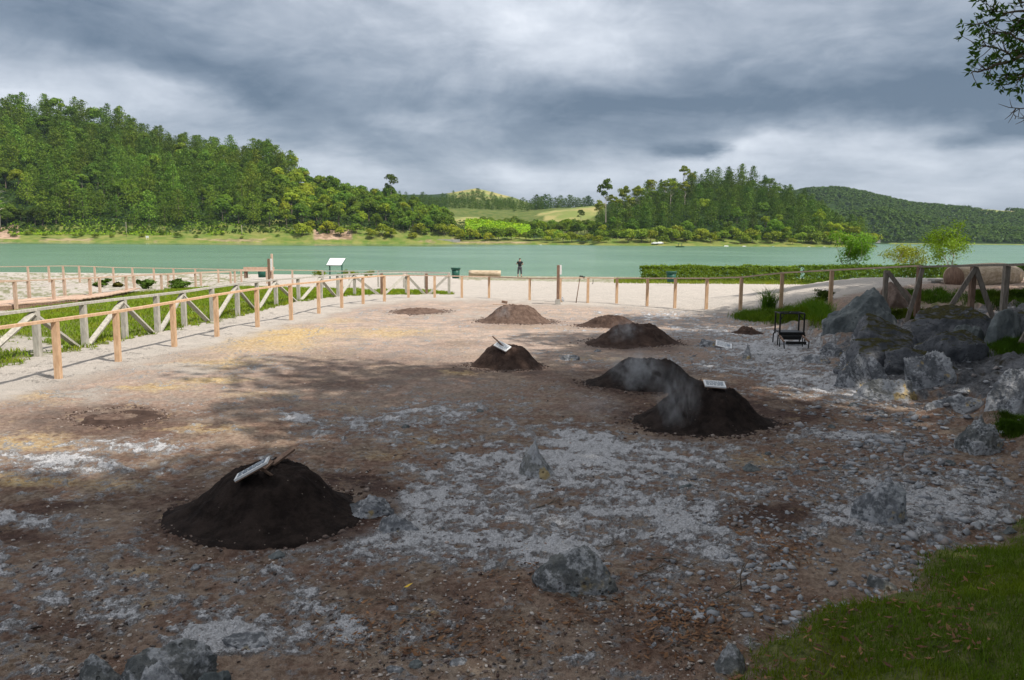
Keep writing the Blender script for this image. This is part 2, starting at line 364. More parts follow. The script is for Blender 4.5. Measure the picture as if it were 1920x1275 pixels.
M_METAL = simple('dark_metal', (.012, .013, .014), (.03, .028, .026), 20, .5, .2, .002, metal=.4)
M_WHITE = simple('white_panel', (.74, .76, .78), (.80, .81, .82), 3, .45, .05, .002)
M_PRINT = simple('printed_lines', (.20, .24, .30), (.34, .38, .42), 40, .6, .0, .001)
M_CONC = simple('concrete', (.30, .29, .27), (.42, .41, .38), 9, .9, .4, .01)
M_GREEN = simple('green_plastic', (.012, .075, .055), (.02, .10, .07), 6, .5, .1, .004)
M_SHIRT = simple('black_cloth', (.012, .013, .016), (.022, .023, .028), 8, .9, .2, .01)
M_TROUS = simple('grey_cloth', (.05, .055, .065), (.09, .095, .105), 8, .9, .2, .01)
M_SKIN = simple('skin', (.45, .26, .19), (.52, .31, .23), 5, .6, .05, .002)
M_HAIR = simple('dark_hair', (.03, .02, .015), (.06, .04, .03), 30, .8, .3, .004)
M_SHOE = simple('shoe_leather', (.03, .025, .02), (.06, .05, .04), 20, .6, .2, .004)
M_CAR = simple('white_paint', (.75, .76, .78), (.8, .8, .8), 2, .3, .02, .001, spec=.5)
M_CARB = simple('blue_grey_paint', (.22, .30, .40), (.26, .34, .45), 2, .3, .02, .001, spec=.5)
M_GLASS = simple('dark_glass', (.02, .025, .03), (.03, .035, .04), 2, .12, .02, .001, spec=.6)
M_TYRE = simple('tyre_rubber', (.015, .015, .015), (.03, .03, .03), 8, .85, .2, .004)

def mat_rock(name, dark, light, whiteamt=.5, moss=0.0, yellow=0.0, sc=1.0):
    m, t, bs, o = newmat(name); v = coords(t)
    n = t.noise(v, 3.0 * sc, 8, .66); n2 = t.noise(v, 1.3 * sc, 5, .6, .6); nf = t.noise(v, 22 * sc, 5, .7)
    c = t.mix(t.smooth(n, .35, .65), dark, light)
    c = t.mix(t.m('MULTIPLY', t.smooth(t.m('ADD', n2, t.m('MULTIPLY', t.m('SUBTRACT', nf, .5), .5)), .62 - whiteamt * .3, .74 - whiteamt * .3), .9), c, t.mix(nf, (.30, .31, .33), (.55, .56, .58)))
    if yellow: c = t.mix(t.m('MULTIPLY', t.smooth(t.noise(v, 4.1 * sc, 3), .66 - .2 * yellow, .74 - .2 * yellow), .8), c, (.52, .38, .16))
    vo = t.add('ShaderNodeTexVoronoi'); vo.inputs['Scale'].default_value = 18 * sc; t.l.new(v, vo.inputs['Vector'])
    pit = t.m('MULTIPLY', t.smooth(vo.outputs['Distance'], .28, .12), t.smooth(n, .4, .6)); c = t.mix(t.m('MULTIPLY', pit, .6), c, (.03, .035, .035))
    if moss:
        g = t.add('ShaderNodeNewGeometry'); s3 = t.add('ShaderNodeSeparateXYZ'); t.l.new(g.outputs['Normal'], s3.inputs[0])
        mk = t.m('MULTIPLY', t.smooth(s3.outputs[2], .55, .85), t.smooth(t.noise(v, 1.7 * sc, 5, .7), .62 - .3 * moss, .72 - .3 * moss))
        c = t.mix(mk, c, t.mix(nf, (.02, .018, .012), (.09, .085, .022)))
    t.l.new(c, bs.inputs['Base Color']); bs.inputs['Roughness'].default_value = .9; bs.inputs['Specular IOR Level'].default_value = .2
    bump(t, bs, t.m('ADD', t.m('ADD', n, t.m('MULTIPLY', nf, .5)), t.m('MULTIPLY', pit, -.4)), .9, .05); return m
R_GREY = mat_rock('grey_basalt', (.085, .10, .105), (.20, .22, .22), .08, .0, 0, .6)
R_WHITE = mat_rock('crusted_rock', (.11, .118, .128), (.25, .26, .28), .62, 0, .25)
R_YEL = mat_rock('sulphur_rock', (.15, .155, .15), (.32, .32, .30), .7, 0, .5)
R_GREEN = mat_rock('greenish_rock', (.085, .093, .097), (.21, .215, .205), .55, .2, .2)
R_MOSS = mat_rock('mossy_outcrop', (.075, .08, .088), (.19, .195, .21), .15, 1.0)
R_BROWN = mat_rock('brown_rock', (.12, .085, .07), (.24, .18, .15), .1, .1)
def mat_soil(name, a, b):
    m, t, bs, o = newmat(name); v = coords(t)
    n = t.noise(v, 6, 7, .7); n2 = t.noise(v, 45, 4, .7)
    c = t.mix(t.smooth(n, .35, .65), a, b)
    vo = t.add('ShaderNodeTexVoronoi'); vo.inputs['Scale'].default_value = 16; t.l.new(v, vo.inputs['Vector'])
    spk = t.m('MULTIPLY', t.smooth(vo.outputs['Distance'], .13, .09), t.smooth(t.noise(v, 9, 2), .52, .62)); c = t.mix(t.m('MULTIPLY', spk, .6), c, (.34, .28, .24))
    t.l.new(c, bs.inputs['Base Color']); bs.inputs['Roughness'].default_value = .95; bs.inputs['Specular IOR Level'].default_value = .1
    bump(t, bs, t.m('ADD', n, t.m('MULTIPLY', n2, .5)), .9, .04); return m
S_BLACK = mat_soil('black_wet_soil', (.015, .011, .010), (.040, .029, .025))
S_BROWN = mat_soil('brown_soil', (.042, .027, .022), (.085, .057, .046))
S_PINK = mat_soil('dry_brown_soil', (.085, .056, .044), (.165, .115, .092))
# ------------------------------------------------------------------ near terrain
def interp(x, pts): return np.interp(x, [p[0] for p in pts], [p[1] for p in pts])
INNER = [(-900, 1010), (0, 742), (110, 716), (222, 684), (327, 656), (407, 638), (483, 618), (546, 604), (598, 592), (641, 581), (681, 573), (721, 568), (766, 562), (815, 561),
         (866, 562), (917, 562), (993, 566), (1102, 571), (1213, 577), (1324, 584), (1400, 584), (1470, 578), (1545, 562), (1640, 542), (1750, 528), (1850, 512), (3000, 500)]
GREY = [(-900, 900), (0, 690), (75, 668), (235, 636), (346, 612), (444, 594), (557, 566), (634, 556), (709, 552), (759, 552), (843, 552)]
LAWNTOP = [(-900, 640), (0, 590), (60, 577), (140, 562), (230, 551), (330, 541), (430, 537), (560, 540), (700, 543), (810, 544), (850, 550)]
def gauss(px, py, fs):
    s = 0
    for f in fs:
        a = f[4] if len(f) > 4 else 1
        s = s + a * np.exp(-1.2 * (((px - f[0]) / f[2]) ** 2 + ((py - f[1]) / f[3]) ** 2))
    return s
CRUST = [(850, 960, 170, 45), (1000, 872, 140, 35), (1210, 870, 150, 42), (760, 1020, 160, 36), (1000, 1020, 90, 26, 1.3), (1230, 960, 150, 28), (1340, 1035, 100, 22, .9), (700, 800, 110, 22, .7), (860, 775, 90, 14, .8),
         (1100, 832, 90, 14, .8), (560, 1180, 160, 36, .9), (380, 1195, 120, 25, .8), (90, 1070, 130, 50, .6), (60, 975, 110, 18, .9), (120, 872, 140, 20, .9), (250, 838, 90, 10, .9), (480, 1090, 90, 18, .5), (1500, 640, 110, 28, .9), (1420, 660, 80, 20, 1),
         (1350, 688, 180, 13, .7), (1625, 822, 80, 9, 1), (1720, 930, 170, 50, .7), (1600, 985, 110, 28, .7), (1800, 950, 110, 40, .7), (1580, 725, 130, 25, .9), (1650, 700, 150, 30, .8), (1290, 622, 110, 16, .7), (1260, 592, 120, 10, .8), (560, 786, 30, 5, 1.1),
         (1080, 1045, 70, 30, 1.1), (690, 945, 70, 22, 1.2), (1100, 700, 60, 8, .6), (650, 1000, 60, 20, .8), (450, 1210, 60, 14, 1), (180, 1140, 100, 25, .5), (1200, 1080, 60, 14, .8), (1300, 990, 60, 12, .7), (520, 690, 60, 6, .6), (790, 900, 60, 20, .8), (1250, 1000, 80, 14, .6)]
YELLOW = [(480, 640, 150, 22, .9), (400, 682, 110, 12, .9), (290, 727, 70, 7, 1.4), (400, 712, 80, 7, 1), (560, 622, 90, 10, .9), (745, 624, 90, 10, .8), (60, 745, 80, 14, .6), (60, 835, 110, 22, .9), (150, 905, 130, 16, .6), (390, 803, 80, 11, .6), (820, 832, 60, 14, .5), (620, 600, 60, 6, .7),
          (710, 850, 60, 12, .4), (240, 1070, 70, 10, .7), (1400, 862, 80, 20, .45), (1130, 960, 100, 12, .35), (800, 1150, 30, 12, .6), (870, 700, 50, 6, .5), (20, 900, 60, 14, .7), (270, 1130, 50, 10, .5), (1300, 900, 60, 16, .4), (650, 765, 50, 6, .4), (470, 740, 90, 8, .5), (1120, 672, 50, 8, .4)]
RED = [(180, 795, 260, 42, .7), (680, 685, 220, 34, .7), (600, 718, 150, 16, .5), (500, 965, 270, 75, 1.2), (1330, 790, 210, 48, 1), (1200, 715, 150, 32, 1), (950, 690, 110, 20, 1), (1190, 645, 130, 18, 1), (965, 605, 110, 12, .8), (1440, 772, 110, 18, .9), (100, 955, 120, 14, .7), (20, 1000, 100, 22, .8), (790, 583, 70, 8, .6),
       (800, 1110, 240, 40, .4), (1450, 965, 110, 30, .8), (1100, 1190, 260, 60, .4), (650, 910, 90, 26, 1), (1150, 610, 80, 10, .7), (870, 645, 100, 8, .5), (150, 1180, 150, 40, .5), (220, 775, 90, 14, .6)]
def ground_masks(x, y, z):
    px, py = proj(x, y, z)
    n1 = fbm(x * 1.3, y * 1.3, 31, 5) - .5; n2 = fbm(x * 5, y * 5, 37, 4) - .5; n3 = fbm(x * .7, y * .7, 41, 4) - .5; n4 = fbm(x * 14, y * 14, 47, 3) - .5; n5 = fbm(x * 34, y * 34, 49, 2) - .5
    wx = px + 60 * n1 + 30 * n2; wy = py + (22 * n1 + 12 * n2) * np.clip((py - 480) / 300, .1, 1.4)
    crust = np.clip(gauss(wx, wy, [(f[0], f[1], f[2] * 1.3, f[3] * 1.3) + tuple(f[4:]) for f in CRUST]) * .74 + n2 * 1.5 + n4 * 1.5 + n5 * .9 + n1 * .7 + .09 * sm(py, 700, 850) - .12, 0, 1)
    crust *= sm(py, 560, 585)
    yel = np.clip(gauss(wx, wy, YELLOW) * 1.2 + n2 * 1.0 + n4 * .6 - .12, 0, 1) * sm(py, 560, 600)
    red = np.clip(gauss(wx, wy, RED) * 1.6 + n1 * .7 + n2 * .7 - .12, 0, 1)
    crust = crust * (1 - .9 * sm(red, .45, .85) * (py > 640))
    # pale dry ground: far part and left edge of the pit
    pl = 1 - sm(wy + 70 * n3, interp(px, [(0, 690), (300, 640), (700, 620), (1300, 600), (1900, 560)]) , interp(px, [(0, 930), (400, 860), (900, 810), (1300, 740), (1900, 700)]))
    pale = np.clip(pl + n2 * .5 * (pl > .02) * (pl < .98), 0, 1)
    il = interp(px, INNER)
    wob = (2.5 * n1 + 2 * n2) * np.clip((py - 480) / 60, .3, 3)
    grav = 1 - sm(py + wob * 2, il - 3, il + np.clip((py - 500) * .14, 4, 22))
    # grey grit spill inside the fence on the left
    grav = np.maximum(grav, .75 * sm(gauss(wx, wy, [(330, 690, 130, 18, .8), (180, 740, 90, 22, .7), (560, 600, 90, 10, .8), (900, 590, 260, 14, .6)]) + n2, .35, .8) * (px < 1300))
    gl = interp(px, GREY) + 3 * n1 + 14 * np.clip(n2, -.3, .3) * np.clip((py - 540) / 60, .2, 2); lt = interp(px, LAWNTOP) + 5 * n1
    lawn = (py < gl) & (py > lt) & (px < 852)
    dry = sm(n1 + n2 * .6 + .25 * np.exp(-((px - 60) / 80.) ** 2 - ((py - 655) / 22.) ** 2) * 2.2, .22, .42)
    grass = np.where(lawn, 1 - .9 * dry, 0)
    # lakeshore strip and pile area on the left
    verge = (y > 60) & (px > 860) & (py < interp(px, [(860, 524), (1100, 529), (1500, 531), (1900, 524)]) + 2 * n2)
    grass = np.where(verge, np.clip(.55 + n2, 0, 1), grass)
    pile = (py < lt) & (py > 512) & (px < 470)
    grass = np.where(pile, np.clip(sm(n1 + n2, -.06, .16) * .75, 0, 1), grass)
    # moss and grass on the right bank
    bank = gauss(wx, wy, [(1460, 592, 80, 17, 1.1), (1700, 562, 110, 12, .8), (1850, 560, 100, 18, .6), (1890, 645, 50, 18, .9), (1900, 790, 40, 20, .8)])
    s = SG(x, y)
    bg = np.where(px > 1350, sm(bank + n2, .45, .75), 0) * (x > 5)
    grass = np.maximum(grass, bg)
    grass = np.maximum(grass, sm(s + .25 * n2, -.05, .15) * (x > -6))
    crust = crust * (1 - grass)
    bk = sm(x - np.interp(y, [0, 7, 14, 20, 30], [2.6, 4.6, 6.2, 7.2, 6]), 0, 1)
    pale = pale * (1 - bk * .5) * (1 - grav)
    grav = grav * (1 - bk * sm(25.5 - y, 0, 2.5))
    global ROCKM
    ROCKM = np.clip(sm(gauss(wx, wy, [(1740, 640, 170, 55, 1.3), (1900, 700, 90, 70, 1), (1640, 690, 90, 40, 1), (1900, 600, 90, 60, 1), (1760, 730, 120, 40, .5)]) + n2 * .8 + n4 * .5, .45, .75), 0, 1) * (1 - grass) * (px > 1500)
    return crust, yel, red, grav, pale, grass, px, py, lawn, verge, il, s
def build_terrain():
    dn = 1 / np.linspace(1 / 3.0, 1 / 112.0, 820)
    tn = np.concatenate([np.linspace(-1.1, -.72, 60), np.linspace(-.719, .719, 1150), np.linspace(.72, 1.1, 60)])
    D, T = np.meshgrid(dn, tn, indexing='ij'); X = T * D; Y = D
    x = X.ravel(); y = Y.ravel(); z = Hn(x, y)
    crust, yel, red, grav, pale, grass, px, py, lawn, verge, il, s = ground_masks(x, y, z)
    near = 1 - sm(y, 14, 30)
    rough = fbm(x * 11, y * 11, 51, 4, .6) - .5; r2 = fbm(x * 38, y * 38, 57, 2, .6) - .5
    cr = sm(crust, .45, .62)
    z = z + near * (cr * (.010 + .034 * rough + .010 * r2) + .024 * rough + .014 * r2) * (1 - grav * .6)
    # wheel / foot worn ripples on the gravel road
    n = len(x); nr, nc = D.shape
    idx = np.arange(n).reshape(nr, nc)
    Q = np.stack([idx[:-1, :-1], idx[:-1, 1:], idx[1:, 1:], idx[1:, :-1]], -1).reshape(-1, 4)
    ctr = Q[:, 0]
    cls = np.zeros(n, int)
    above = py < il
    cls[above & (px < 855)] = 1; cls[above & (px >= 855)] = 2
    cls[above & (py < 545) & (px < 855)] = 2
    cls[lawn] = 3; cls[verge] = 4; cls[(s > 0) & (x > -6) & (y < 9)] = 5
    cls[(y > 76)] = 6
    names = ['ground', 'gravel_path', 'gravel_road', 'lawn', 'shore_grass_strip', 'grass_bank_soil', 'beach']
    V = np.stack([x, y, z], 1); A = np.stack([crust, yel, red, ROCKM], 1); B = np.stack([grav, pale, grass, np.ones(n)], 1)
    for k, nm in enumerate(names):
        q = Q[cls[ctr] == k]
        if not len(q): continue
        u, inv = np.unique(q, return_inverse=True); me = mesh_np(nm, V[u], inv.reshape(-1, 4), M_GROUND, True)
        for an, arr in (('mA', A), ('mB', B)):
            at_ = me.color_attributes.new(an, 'FLOAT_COLOR', 'POINT'); at_.data.foreach_set('color', arr[u].astype(np.float32).ravel())
        tag(link(nm, me), kind='structure')
    # the same ground beside and behind the camera, coarser
    gx, gy = np.meshgrid(np.linspace(-190, 190, 500), np.linspace(-60, 112, 230), indexing='ij'); x = gx.ravel(); y = gy.ravel(); z = Hn(x, y) - .03
    crust, yel, red, grav, pale, grass, px, py, lawn, verge, il, s = ground_masks(x, np.maximum(y, 3.0), H0(x, y))
    beh = y < 3.0; grass = np.where(beh, 1, grass); grav = np.where(beh, 0, grav)
    nr, nc = gx.shape; idx = np.arange(len(x)).reshape(nr, nc); Q = np.stack([idx[:-1, :-1], idx[1:, :-1], idx[1:, 1:], idx[:-1, 1:]], -1).reshape(-1, 4)
    cx = x[Q].mean(1); cy = y[Q].mean(1); inside = (cy > 5.5) & (np.abs(cx) < 1.08 * cy - .7) & (cy < 110)
    q = Q[~inside]; u, inv = np.unique(q, return_inverse=True); zz = z[u]
    ov = (np.abs(x[u]) < 1.1 * y[u]) & (y[u] > 3); zz = np.where(ov, zz - .12, zz)
    me = mesh_np('surrounding_ground', np.stack([x[u], y[u], zz], 1), inv.reshape(-1, 4), M_GROUND, True)
    A = np.stack([crust * 0, yel * 0, red * .3, crust * 0], 1); B = np.stack([grav, pale, grass, crust * 0 + 1], 1)
    for an, arr in (('mA', A), ('mB', B)):
        a = me.color_attributes.new(an, 'FLOAT_COLOR', 'POINT'); a.data.foreach_set('color', arr[u].astype(np.float32).ravel())
    tag(link('surrounding_ground', me), kind='structure')
build_terrain()

# ------------------------------------------------------------------ lake
wz = -1.65
mw = MB(); mw.addm([(-3500, 60, wz), (3500, 60, wz), (3500, 3000, wz), (-3500, 3000, wz)], [(0, 1, 2, 3)])
tag(mw.build('lake_water', M_WATER), kind='structure')

# ------------------------------------------------------------------ hills across the lake (u = px column on the horizon line, D = depth)
def elv(u, top): return (439 + .0076 * u) - top
SHL = [(-900, 420), (0, 440), (400, 465), (700, 500), (850, 515)]
CRL = [(-900, 600), (0, 640), (300, 640), (545, 620), (700, 610), (880, 600)]
TOPL = [(-900, 175), (-300, 190), (0, 196), (75, 190), (155, 190), (230, 213), (300, 233), (350, 243), (420, 262), (500, 264), (545, 285), (590, 330), (660, 345), (730, 340), (770, 362), (830, 385), (870, 425), (900, 447)]
SHR = [(1050, 505), (1200, 500), (1450, 510), (1640, 520)]
TOPR = [(1060, 440), (1110, 385), (1185, 352), (1215, 335), (1290, 316), (1350, 308), (1420, 320), (1480, 343), (1530, 372), (1560, 405), (1600, 434), (1640, 446), (1680, 455)]
TOPF = [(1300, 380), (1420, 366), (1505, 352), (1560, 352), (1600, 359), (1650, 371), (1700, 381), (1780, 389), (1850, 389), (1920, 393), (2200, 380), (2700, 360)]
TOPF2 = [(1480, 430), (1560, 395), (1640, 385), (1700, 396), (1760, 412), (1850, 420), (1920, 425), (2300, 430)]
TH = 17.0
def HL(u, D):
    Ds = interp(u, SHL); Dc = interp(u, CRL); Hc = elv(u, interp(u, TOPL)) * Dc / F + CAMZ - TH
    t = (D - Ds) / (Dc - Ds); body = np.maximum(Hc, 0) * np.where(t < 1, np.clip((t - .16) / .84, 0, 1) ** .92, 1 - .35 * np.clip(t - 1, 0, 2))
    h = wz - 1.5 + 2.6 * sm(D - Ds, -3, 3) + 6.5 * sm(t, .01, .2) * (1 - .0 * t) + body * (1 - 6.5 / np.maximum(Hc + 7, 14))
    w2 = 1 - sm(u, 835, 900); h = h * w2 - 4 * (1 - w2)
    return np.where(u < 905, h, -6)
def HR(u, D):
    Ds = interp(u, SHR); Dc = 660.; Hc = elv(u, interp(u, TOPR)) * Dc / F + CAMZ - TH * .92
    t = (D - Ds) / (Dc - Ds); body = np.maximum(Hc, 0) * np.where(t < 1, np.clip((t - .2) / .8, 0, 1) ** .8, 1 - .45 * np.clip(t - 1, 0, 2))
    h = wz - 1.5 + 2.6 * sm(D - Ds, -3, 3) + 5 * sm(t, .02, .22) + body * (1 - 5 / np.maximum(Hc + 7, 14))
    w = sm(u, 1080, 1130)
    h = h * w + -4 * (1 - w)
    # the point ends at about column 1650; open water lies behind it
    h = np.where(u > 1560, np.where(D > 640 + (1650 - u) * 1.5, -6, h), h)
    w2 = 1 - sm(u, 1590, 1665); h = h * w2 - 4 * (1 - w2)
    return np.where((u < 1668), h, -6)
def HM(u, D):
    Ds = 515.; z = np.interp(D, [Ds - 3, Ds + 3, 560, 640, 700, 780, 860, 960, 1100, 1400, 1700, 2300], [-3, -.6, 4.5, 6.5, 11, 24, 31, 36, 42, 76, 84, 60])
    tp = interp(u, [(700, .9), (850, 1.0), (930, 1.02), (1000, .75), (1060, .72), (1150, 1.0), (1300, 1.1), (1500, 1.0)]); k = np.clip((D - 1000) / 300, 0, 1); z = z * (1 - k + k * interp(u, [(600, .9), (820, 1.0), (890, 1.12), (960, .95), (1040, .62), (1300, .6), (1600, .5)]))
    b = np.clip((D - 640) / 200, 0, 1) * np.clip((1000 - D) / 200, 0, 1)
    z = z + b * interp(u, [(880, -1), (1000, 0), (1110, 9), (1200, 16), (1400, 14)])
    return np.where(u < 1560, z, -6)
def HF(u, D):
    D1 = 1080.; Hc = elv(u, interp(u, TOPF)) * 1700 / F + CAMZ - 8; H2 = elv(u, interp(u, TOPF2)) * 1250 / F - 8
    h2 = H2 * sm(D, D1 + 10, 1250) * (1 - .5 * sm(D, 1250, 1500)); h1 = Hc * sm(D, 1150, 1700) * (1 - .4 * sm(D, 1700, 2300))
    return np.where(u > 1380, wz - 1.5 + 2.5 * sm(D, D1 - 3, D1 + 5) + np.maximum(h1, h2), -6)
def Hill(u, D):
    u = np.asarray(u, float); D = np.asarray(D, float)
    h = np.maximum.reduce([HL(u, D), HR(u, D), HM(u, D), HF(u, D)])
    x = (u - CX) / F * D
    amp = np.clip((h - 3) / 20, 0, 1); h = h + amp * (7 * (fbm(x / 60., D / 60., 71, 4) - .5) + 10 * amp * (fbm(x / 170., D / 170., 75, 3) - .5) * (D > 1000))
    return h
FIELDS = [(880, 745, 48, 45), (1068, 800, 62, 70), (1180, 760, 30, 60), (895, 1500, 60, 260), (1850, 1640, 45, 90)]
def build_hills():
    U = np.linspace(-900, 2900, 640); Ds = np.concatenate([np.linspace(395, 720, 130), np.linspace(724, 1130, 60), np.linspace(1140, 2600, 90)])
    D, UU = np.meshgrid(Ds, U, indexing='ij'); u = UU.ravel(); d = D.ravel(); h = Hill(u, d); x = (u - CX) / F * d
    n1 = fbm(x / 25., d / 25., 81, 4) - .5
    field = np.zeros(len(u))
    for a, b, c, e in FIELDS: field = np.maximum(field, (((u - a) / c) ** 2 + ((d - b) / e) ** 2 + n1 * .5 < 1))
    sh = np.minimum(np.where(u < 905, interp(u, SHL), 9999), np.where(u > 1080, interp(u, SHR), 515.)); dd = d - sh
    grass = ((dd > -2) & (dd < 30 + 26 * n1)).astype(float) * (d < 700)
    grass = np.maximum(grass, ((d > 1080) & (d < 1096) & (u > 1660)).astype(float))
    grass = np.maximum(grass, ((u > 840) & (u < 1130) & (d > 600)).astype(float) * .6)
    soil = ((dd > 2) & (dd < 10) & (n1 > .10) & (d < 700)).astype(float) * .6
    for a, lo, hi, w in ((18, 8, 34, 22), (625, 8, 26, 34)): soil = np.maximum(soil, ((np.abs(u - a) < w) & (dd > lo) & (dd < hi)).astype(float))
    A = np.stack([field, soil, grass, field * 0 + 1], 1).astype(np.float32)
    nr, nc = D.shape; idx = np.arange(len(u)).reshape(nr, nc); Q = np.stack([idx[:-1, :-1], idx[:-1, 1:], idx[1:, 1:], idx[1:, :-1]], -1).reshape(-1, 4)
    hm = h[Q].max(1); Q = Q[hm > wz - .8]
    uu, inv = np.unique(Q, return_inverse=True); me = mesh_np('hills', np.stack([x, d, h], 1)[uu], inv.reshape(-1, 4), M_HILLS, True)
    a = me.color_attributes.new('mA', 'FLOAT_COLOR', 'POINT'); a.data.foreach_set('color', A[uu].ravel()); tag(link('hills', me), kind='structure')
build_hills()

# ------------------------------------------------------------------ leaf cards and trees
def unit(n, rng):
    v = rng.normal(size=(n, 3)); return v / np.linalg.norm(v, axis=1, keepdims=True)
def cards(P, N, size, rng, aspect=.7, jit=.7):
    n = len(P); N = N + jit * unit(n, rng); N /= np.linalg.norm(N, axis=1, keepdims=True) + 1e-9
    T = np.cross(N, unit(n, rng)); T /= np.linalg.norm(T, axis=1, keepdims=True) + 1e-9; B = np.cross(N, T)
    s = (size * (.6 + .8 * rng.random(n)))[:, None] * .5
    V = np.stack([P + T * s, P + B * s * aspect, P - T * s, P - B * s * aspect], 1).reshape(-1, 3)
    return V, np.arange(4 * n).reshape(-1, 4)
def conifer_mesh(seed, Ht=20., R=4.6, n=1500):
    rng = np.random.default_rng(seed); P = []; N = []; k = 46
    for i in range(k):
        t = (i + rng.random()) / k; t = .10 + .86 * t
        rr = R * (min(1, (1 - t) * 1.9 + .10)) ** .62 * (.7 + .5 * rng.random()); a = rng.random() * 6.283
        c = np.array([math.cos(a) * rr * .62, math.sin(a) * rr * .62, t * Ht]); m = int(n / k * (.6 + .8 * (1 - t)))
        q = rng.normal(size=(m, 3)) * np.array([rr * .34 + .35, rr * .34 + .35, .62]); q[:, 2] -= .10 * np.hypot(q[:, 0], q[:, 1]) ** 1.3
        P.append(c + q); d = q + c * [1, 1, 0] * .5; d[:, 2] += .5; N.append(d / np.linalg.norm(d, axis=1, keepdims=True))
    m = 40; P.append(np.stack([rng.normal(size=m) * .55, rng.normal(size=m) * .55, Ht * (.93 + .07 * rng.random(m))], 1)); N.append(unit(m, rng))
    V, Q = cards(np.concatenate(P), np.concatenate(N), np.full(len(np.concatenate(P)), .85), rng, .75, .75)
    return mesh_np('conifer_crown', V, Q, M_CONIF)
def broad_mesh(seed, Ht=14., R=5.5, n=1700, size=.9, mat=None, low=.18, lobes=17, flat=1.0):
    rng = np.random.default_rng(seed); P = []; N = []
    for i in range(lobes):
        d = unit(1, rng)[0]; d[2] = abs(d[2]) * 1.1 - .35; f = .35 + .5 * rng.random(); c = np.array([d[0] * R * f, d[1] * R * f, Ht * (low + (1 - low) * .5) + d[2] * Ht * (1 - low) * .42 * flat])
        r = R * (.28 + .24 * rng.random()); m = n // lobes; q = unit(m, rng); q[:, 2] = np.where(q[:, 2] < -.4, -q[:, 2], q[:, 2])
        rad = r * (.72 + .32 * rng.random(m)); P.append(c + q * rad[:, None] * [1, 1, .8]); N.append(q)
    P = np.concatenate(P); N = np.concatenate(N); V, Q = cards(P, N, np.full(len(P), size), rng, .75, .7)
    return mesh_np('broad_crown', V, Q, mat or M_BROAD)
def trunk_mesh(name, Ht, r, mat, seed=0, limbs=4):
    rng = random.Random(seed); b = MB(); p = [Vector((rng.uniform(-.2, .2) * i * .3, rng.uniform(-.2, .2) * i * .3, Ht * i / 5 - .4 * (i == 0))) for i in range(6)]
    b.tube(p, [r * (1.25 if i == 0 else 1 - i * .16) for i in range(6)], 6)
    for k in range(limbs):
        q = p[2 + k % 3]; a = rng.random() * 6.28; L = Ht * rng.uniform(.2, .35); e = q + Vector((math.cos(a) * L, math.sin(a) * L, L * .8))
        b.tube([q, (q + e) / 2 + Vector((0, 0, L * .05)), e], [r * .4, r * .28, r * .1], 5)
    me = bpy.data.meshes.new(name); me.from_pydata(b.v, [], b.f); me.update(); me.materials.append(mat); return me
CON = [conifer_mesh(i, 18.5 + 1.5 * (i % 2), 4.9 + .5 * (i % 3)) for i in range(6)]
BRO = [broad_mesh(20 + i, 14, 5.6, lobes=13 + 2 * i) for i in range(5)]
BUSH = [broad_mesh(40 + i, 6, 4.6, 900, .75, None, .02, 9 + i, 1.0) for i in range(4)]
EUC = [broad_mesh(60 + i, 24, 5.2, 1100, .9, None, .35, 12, 1.1) for i in range(2)]
T_CON = trunk_mesh('trunk', 17, .35, M_BARK, 1, 0); T_BRO = trunk_mesh('trunk', 9, .4, M_BARK, 2, 4); T_EUC = trunk_mesh('trunk', 19, .35, M_BARKP, 3, 5); T_BUSH = trunk_mesh('trunk', 3.5, .18, M_BARK, 5, 4)
rnd = random.Random(7)
CQ = []
def seg(u):
    for a, l in ((60, 'at the left edge'), (130, 'above the pale cliff'), (200, 'above the first wooden pole'), (262, 'left of the shore sign'), (330, 'right of the shore sign'), (400, 'left of the second pole'), (470, 'above the second wooden pole'), (540, 'above the leaning brown post'),
                 (600, 'left of the information board'), (660, 'above the information board'), (715, 'above the third pole'), (775, 'above the stone wall'), (880, 'above the olive bushes'), (1175, 'by the ragged tree'), (1225, 'above the hedge end'), (1290, 'above the small boat'),
                 (1345, 'right of the small boat'), (1400, 'below the summit'), (1460, 'above the bright green tree'), (1520, 'right of the yellowish tree'), (9999, 'at the wooded point')):
        if u < a: return l
def seg2(u):
    for a, l in ((640, 'left of the wall'), (720, 'by the third pole'), (790, 'before the stone wall'), (860, 'above the left litter bin'), (940, 'above the pale log'), (1000, 'behind the person'), (1070, 'above the tall fence post'), (1150, 'above the leaning hoe'), (1230, 'left of the boat'), (1300, 'behind the boat'),
                 (1370, 'above the green bin side hedge'), (1440, 'left of the bright green tree'), (1510, 'right of the bright green tree'), (9999, 'at the wooded point')):
        if u < a: return l
def far_con(label, group, crown, trunk, u, D, s, ti, sz=1.0, zo=0):
    if 'hill,' in label: label = ('short ' if s < .8 else 'tall ' if s > 1.0 else '') + label
    CQ.append((D / s - (200 if u > 1200 and 'top of' in label else 0), label, group, crown, trunk, u, D, s, ti, sz, zo))
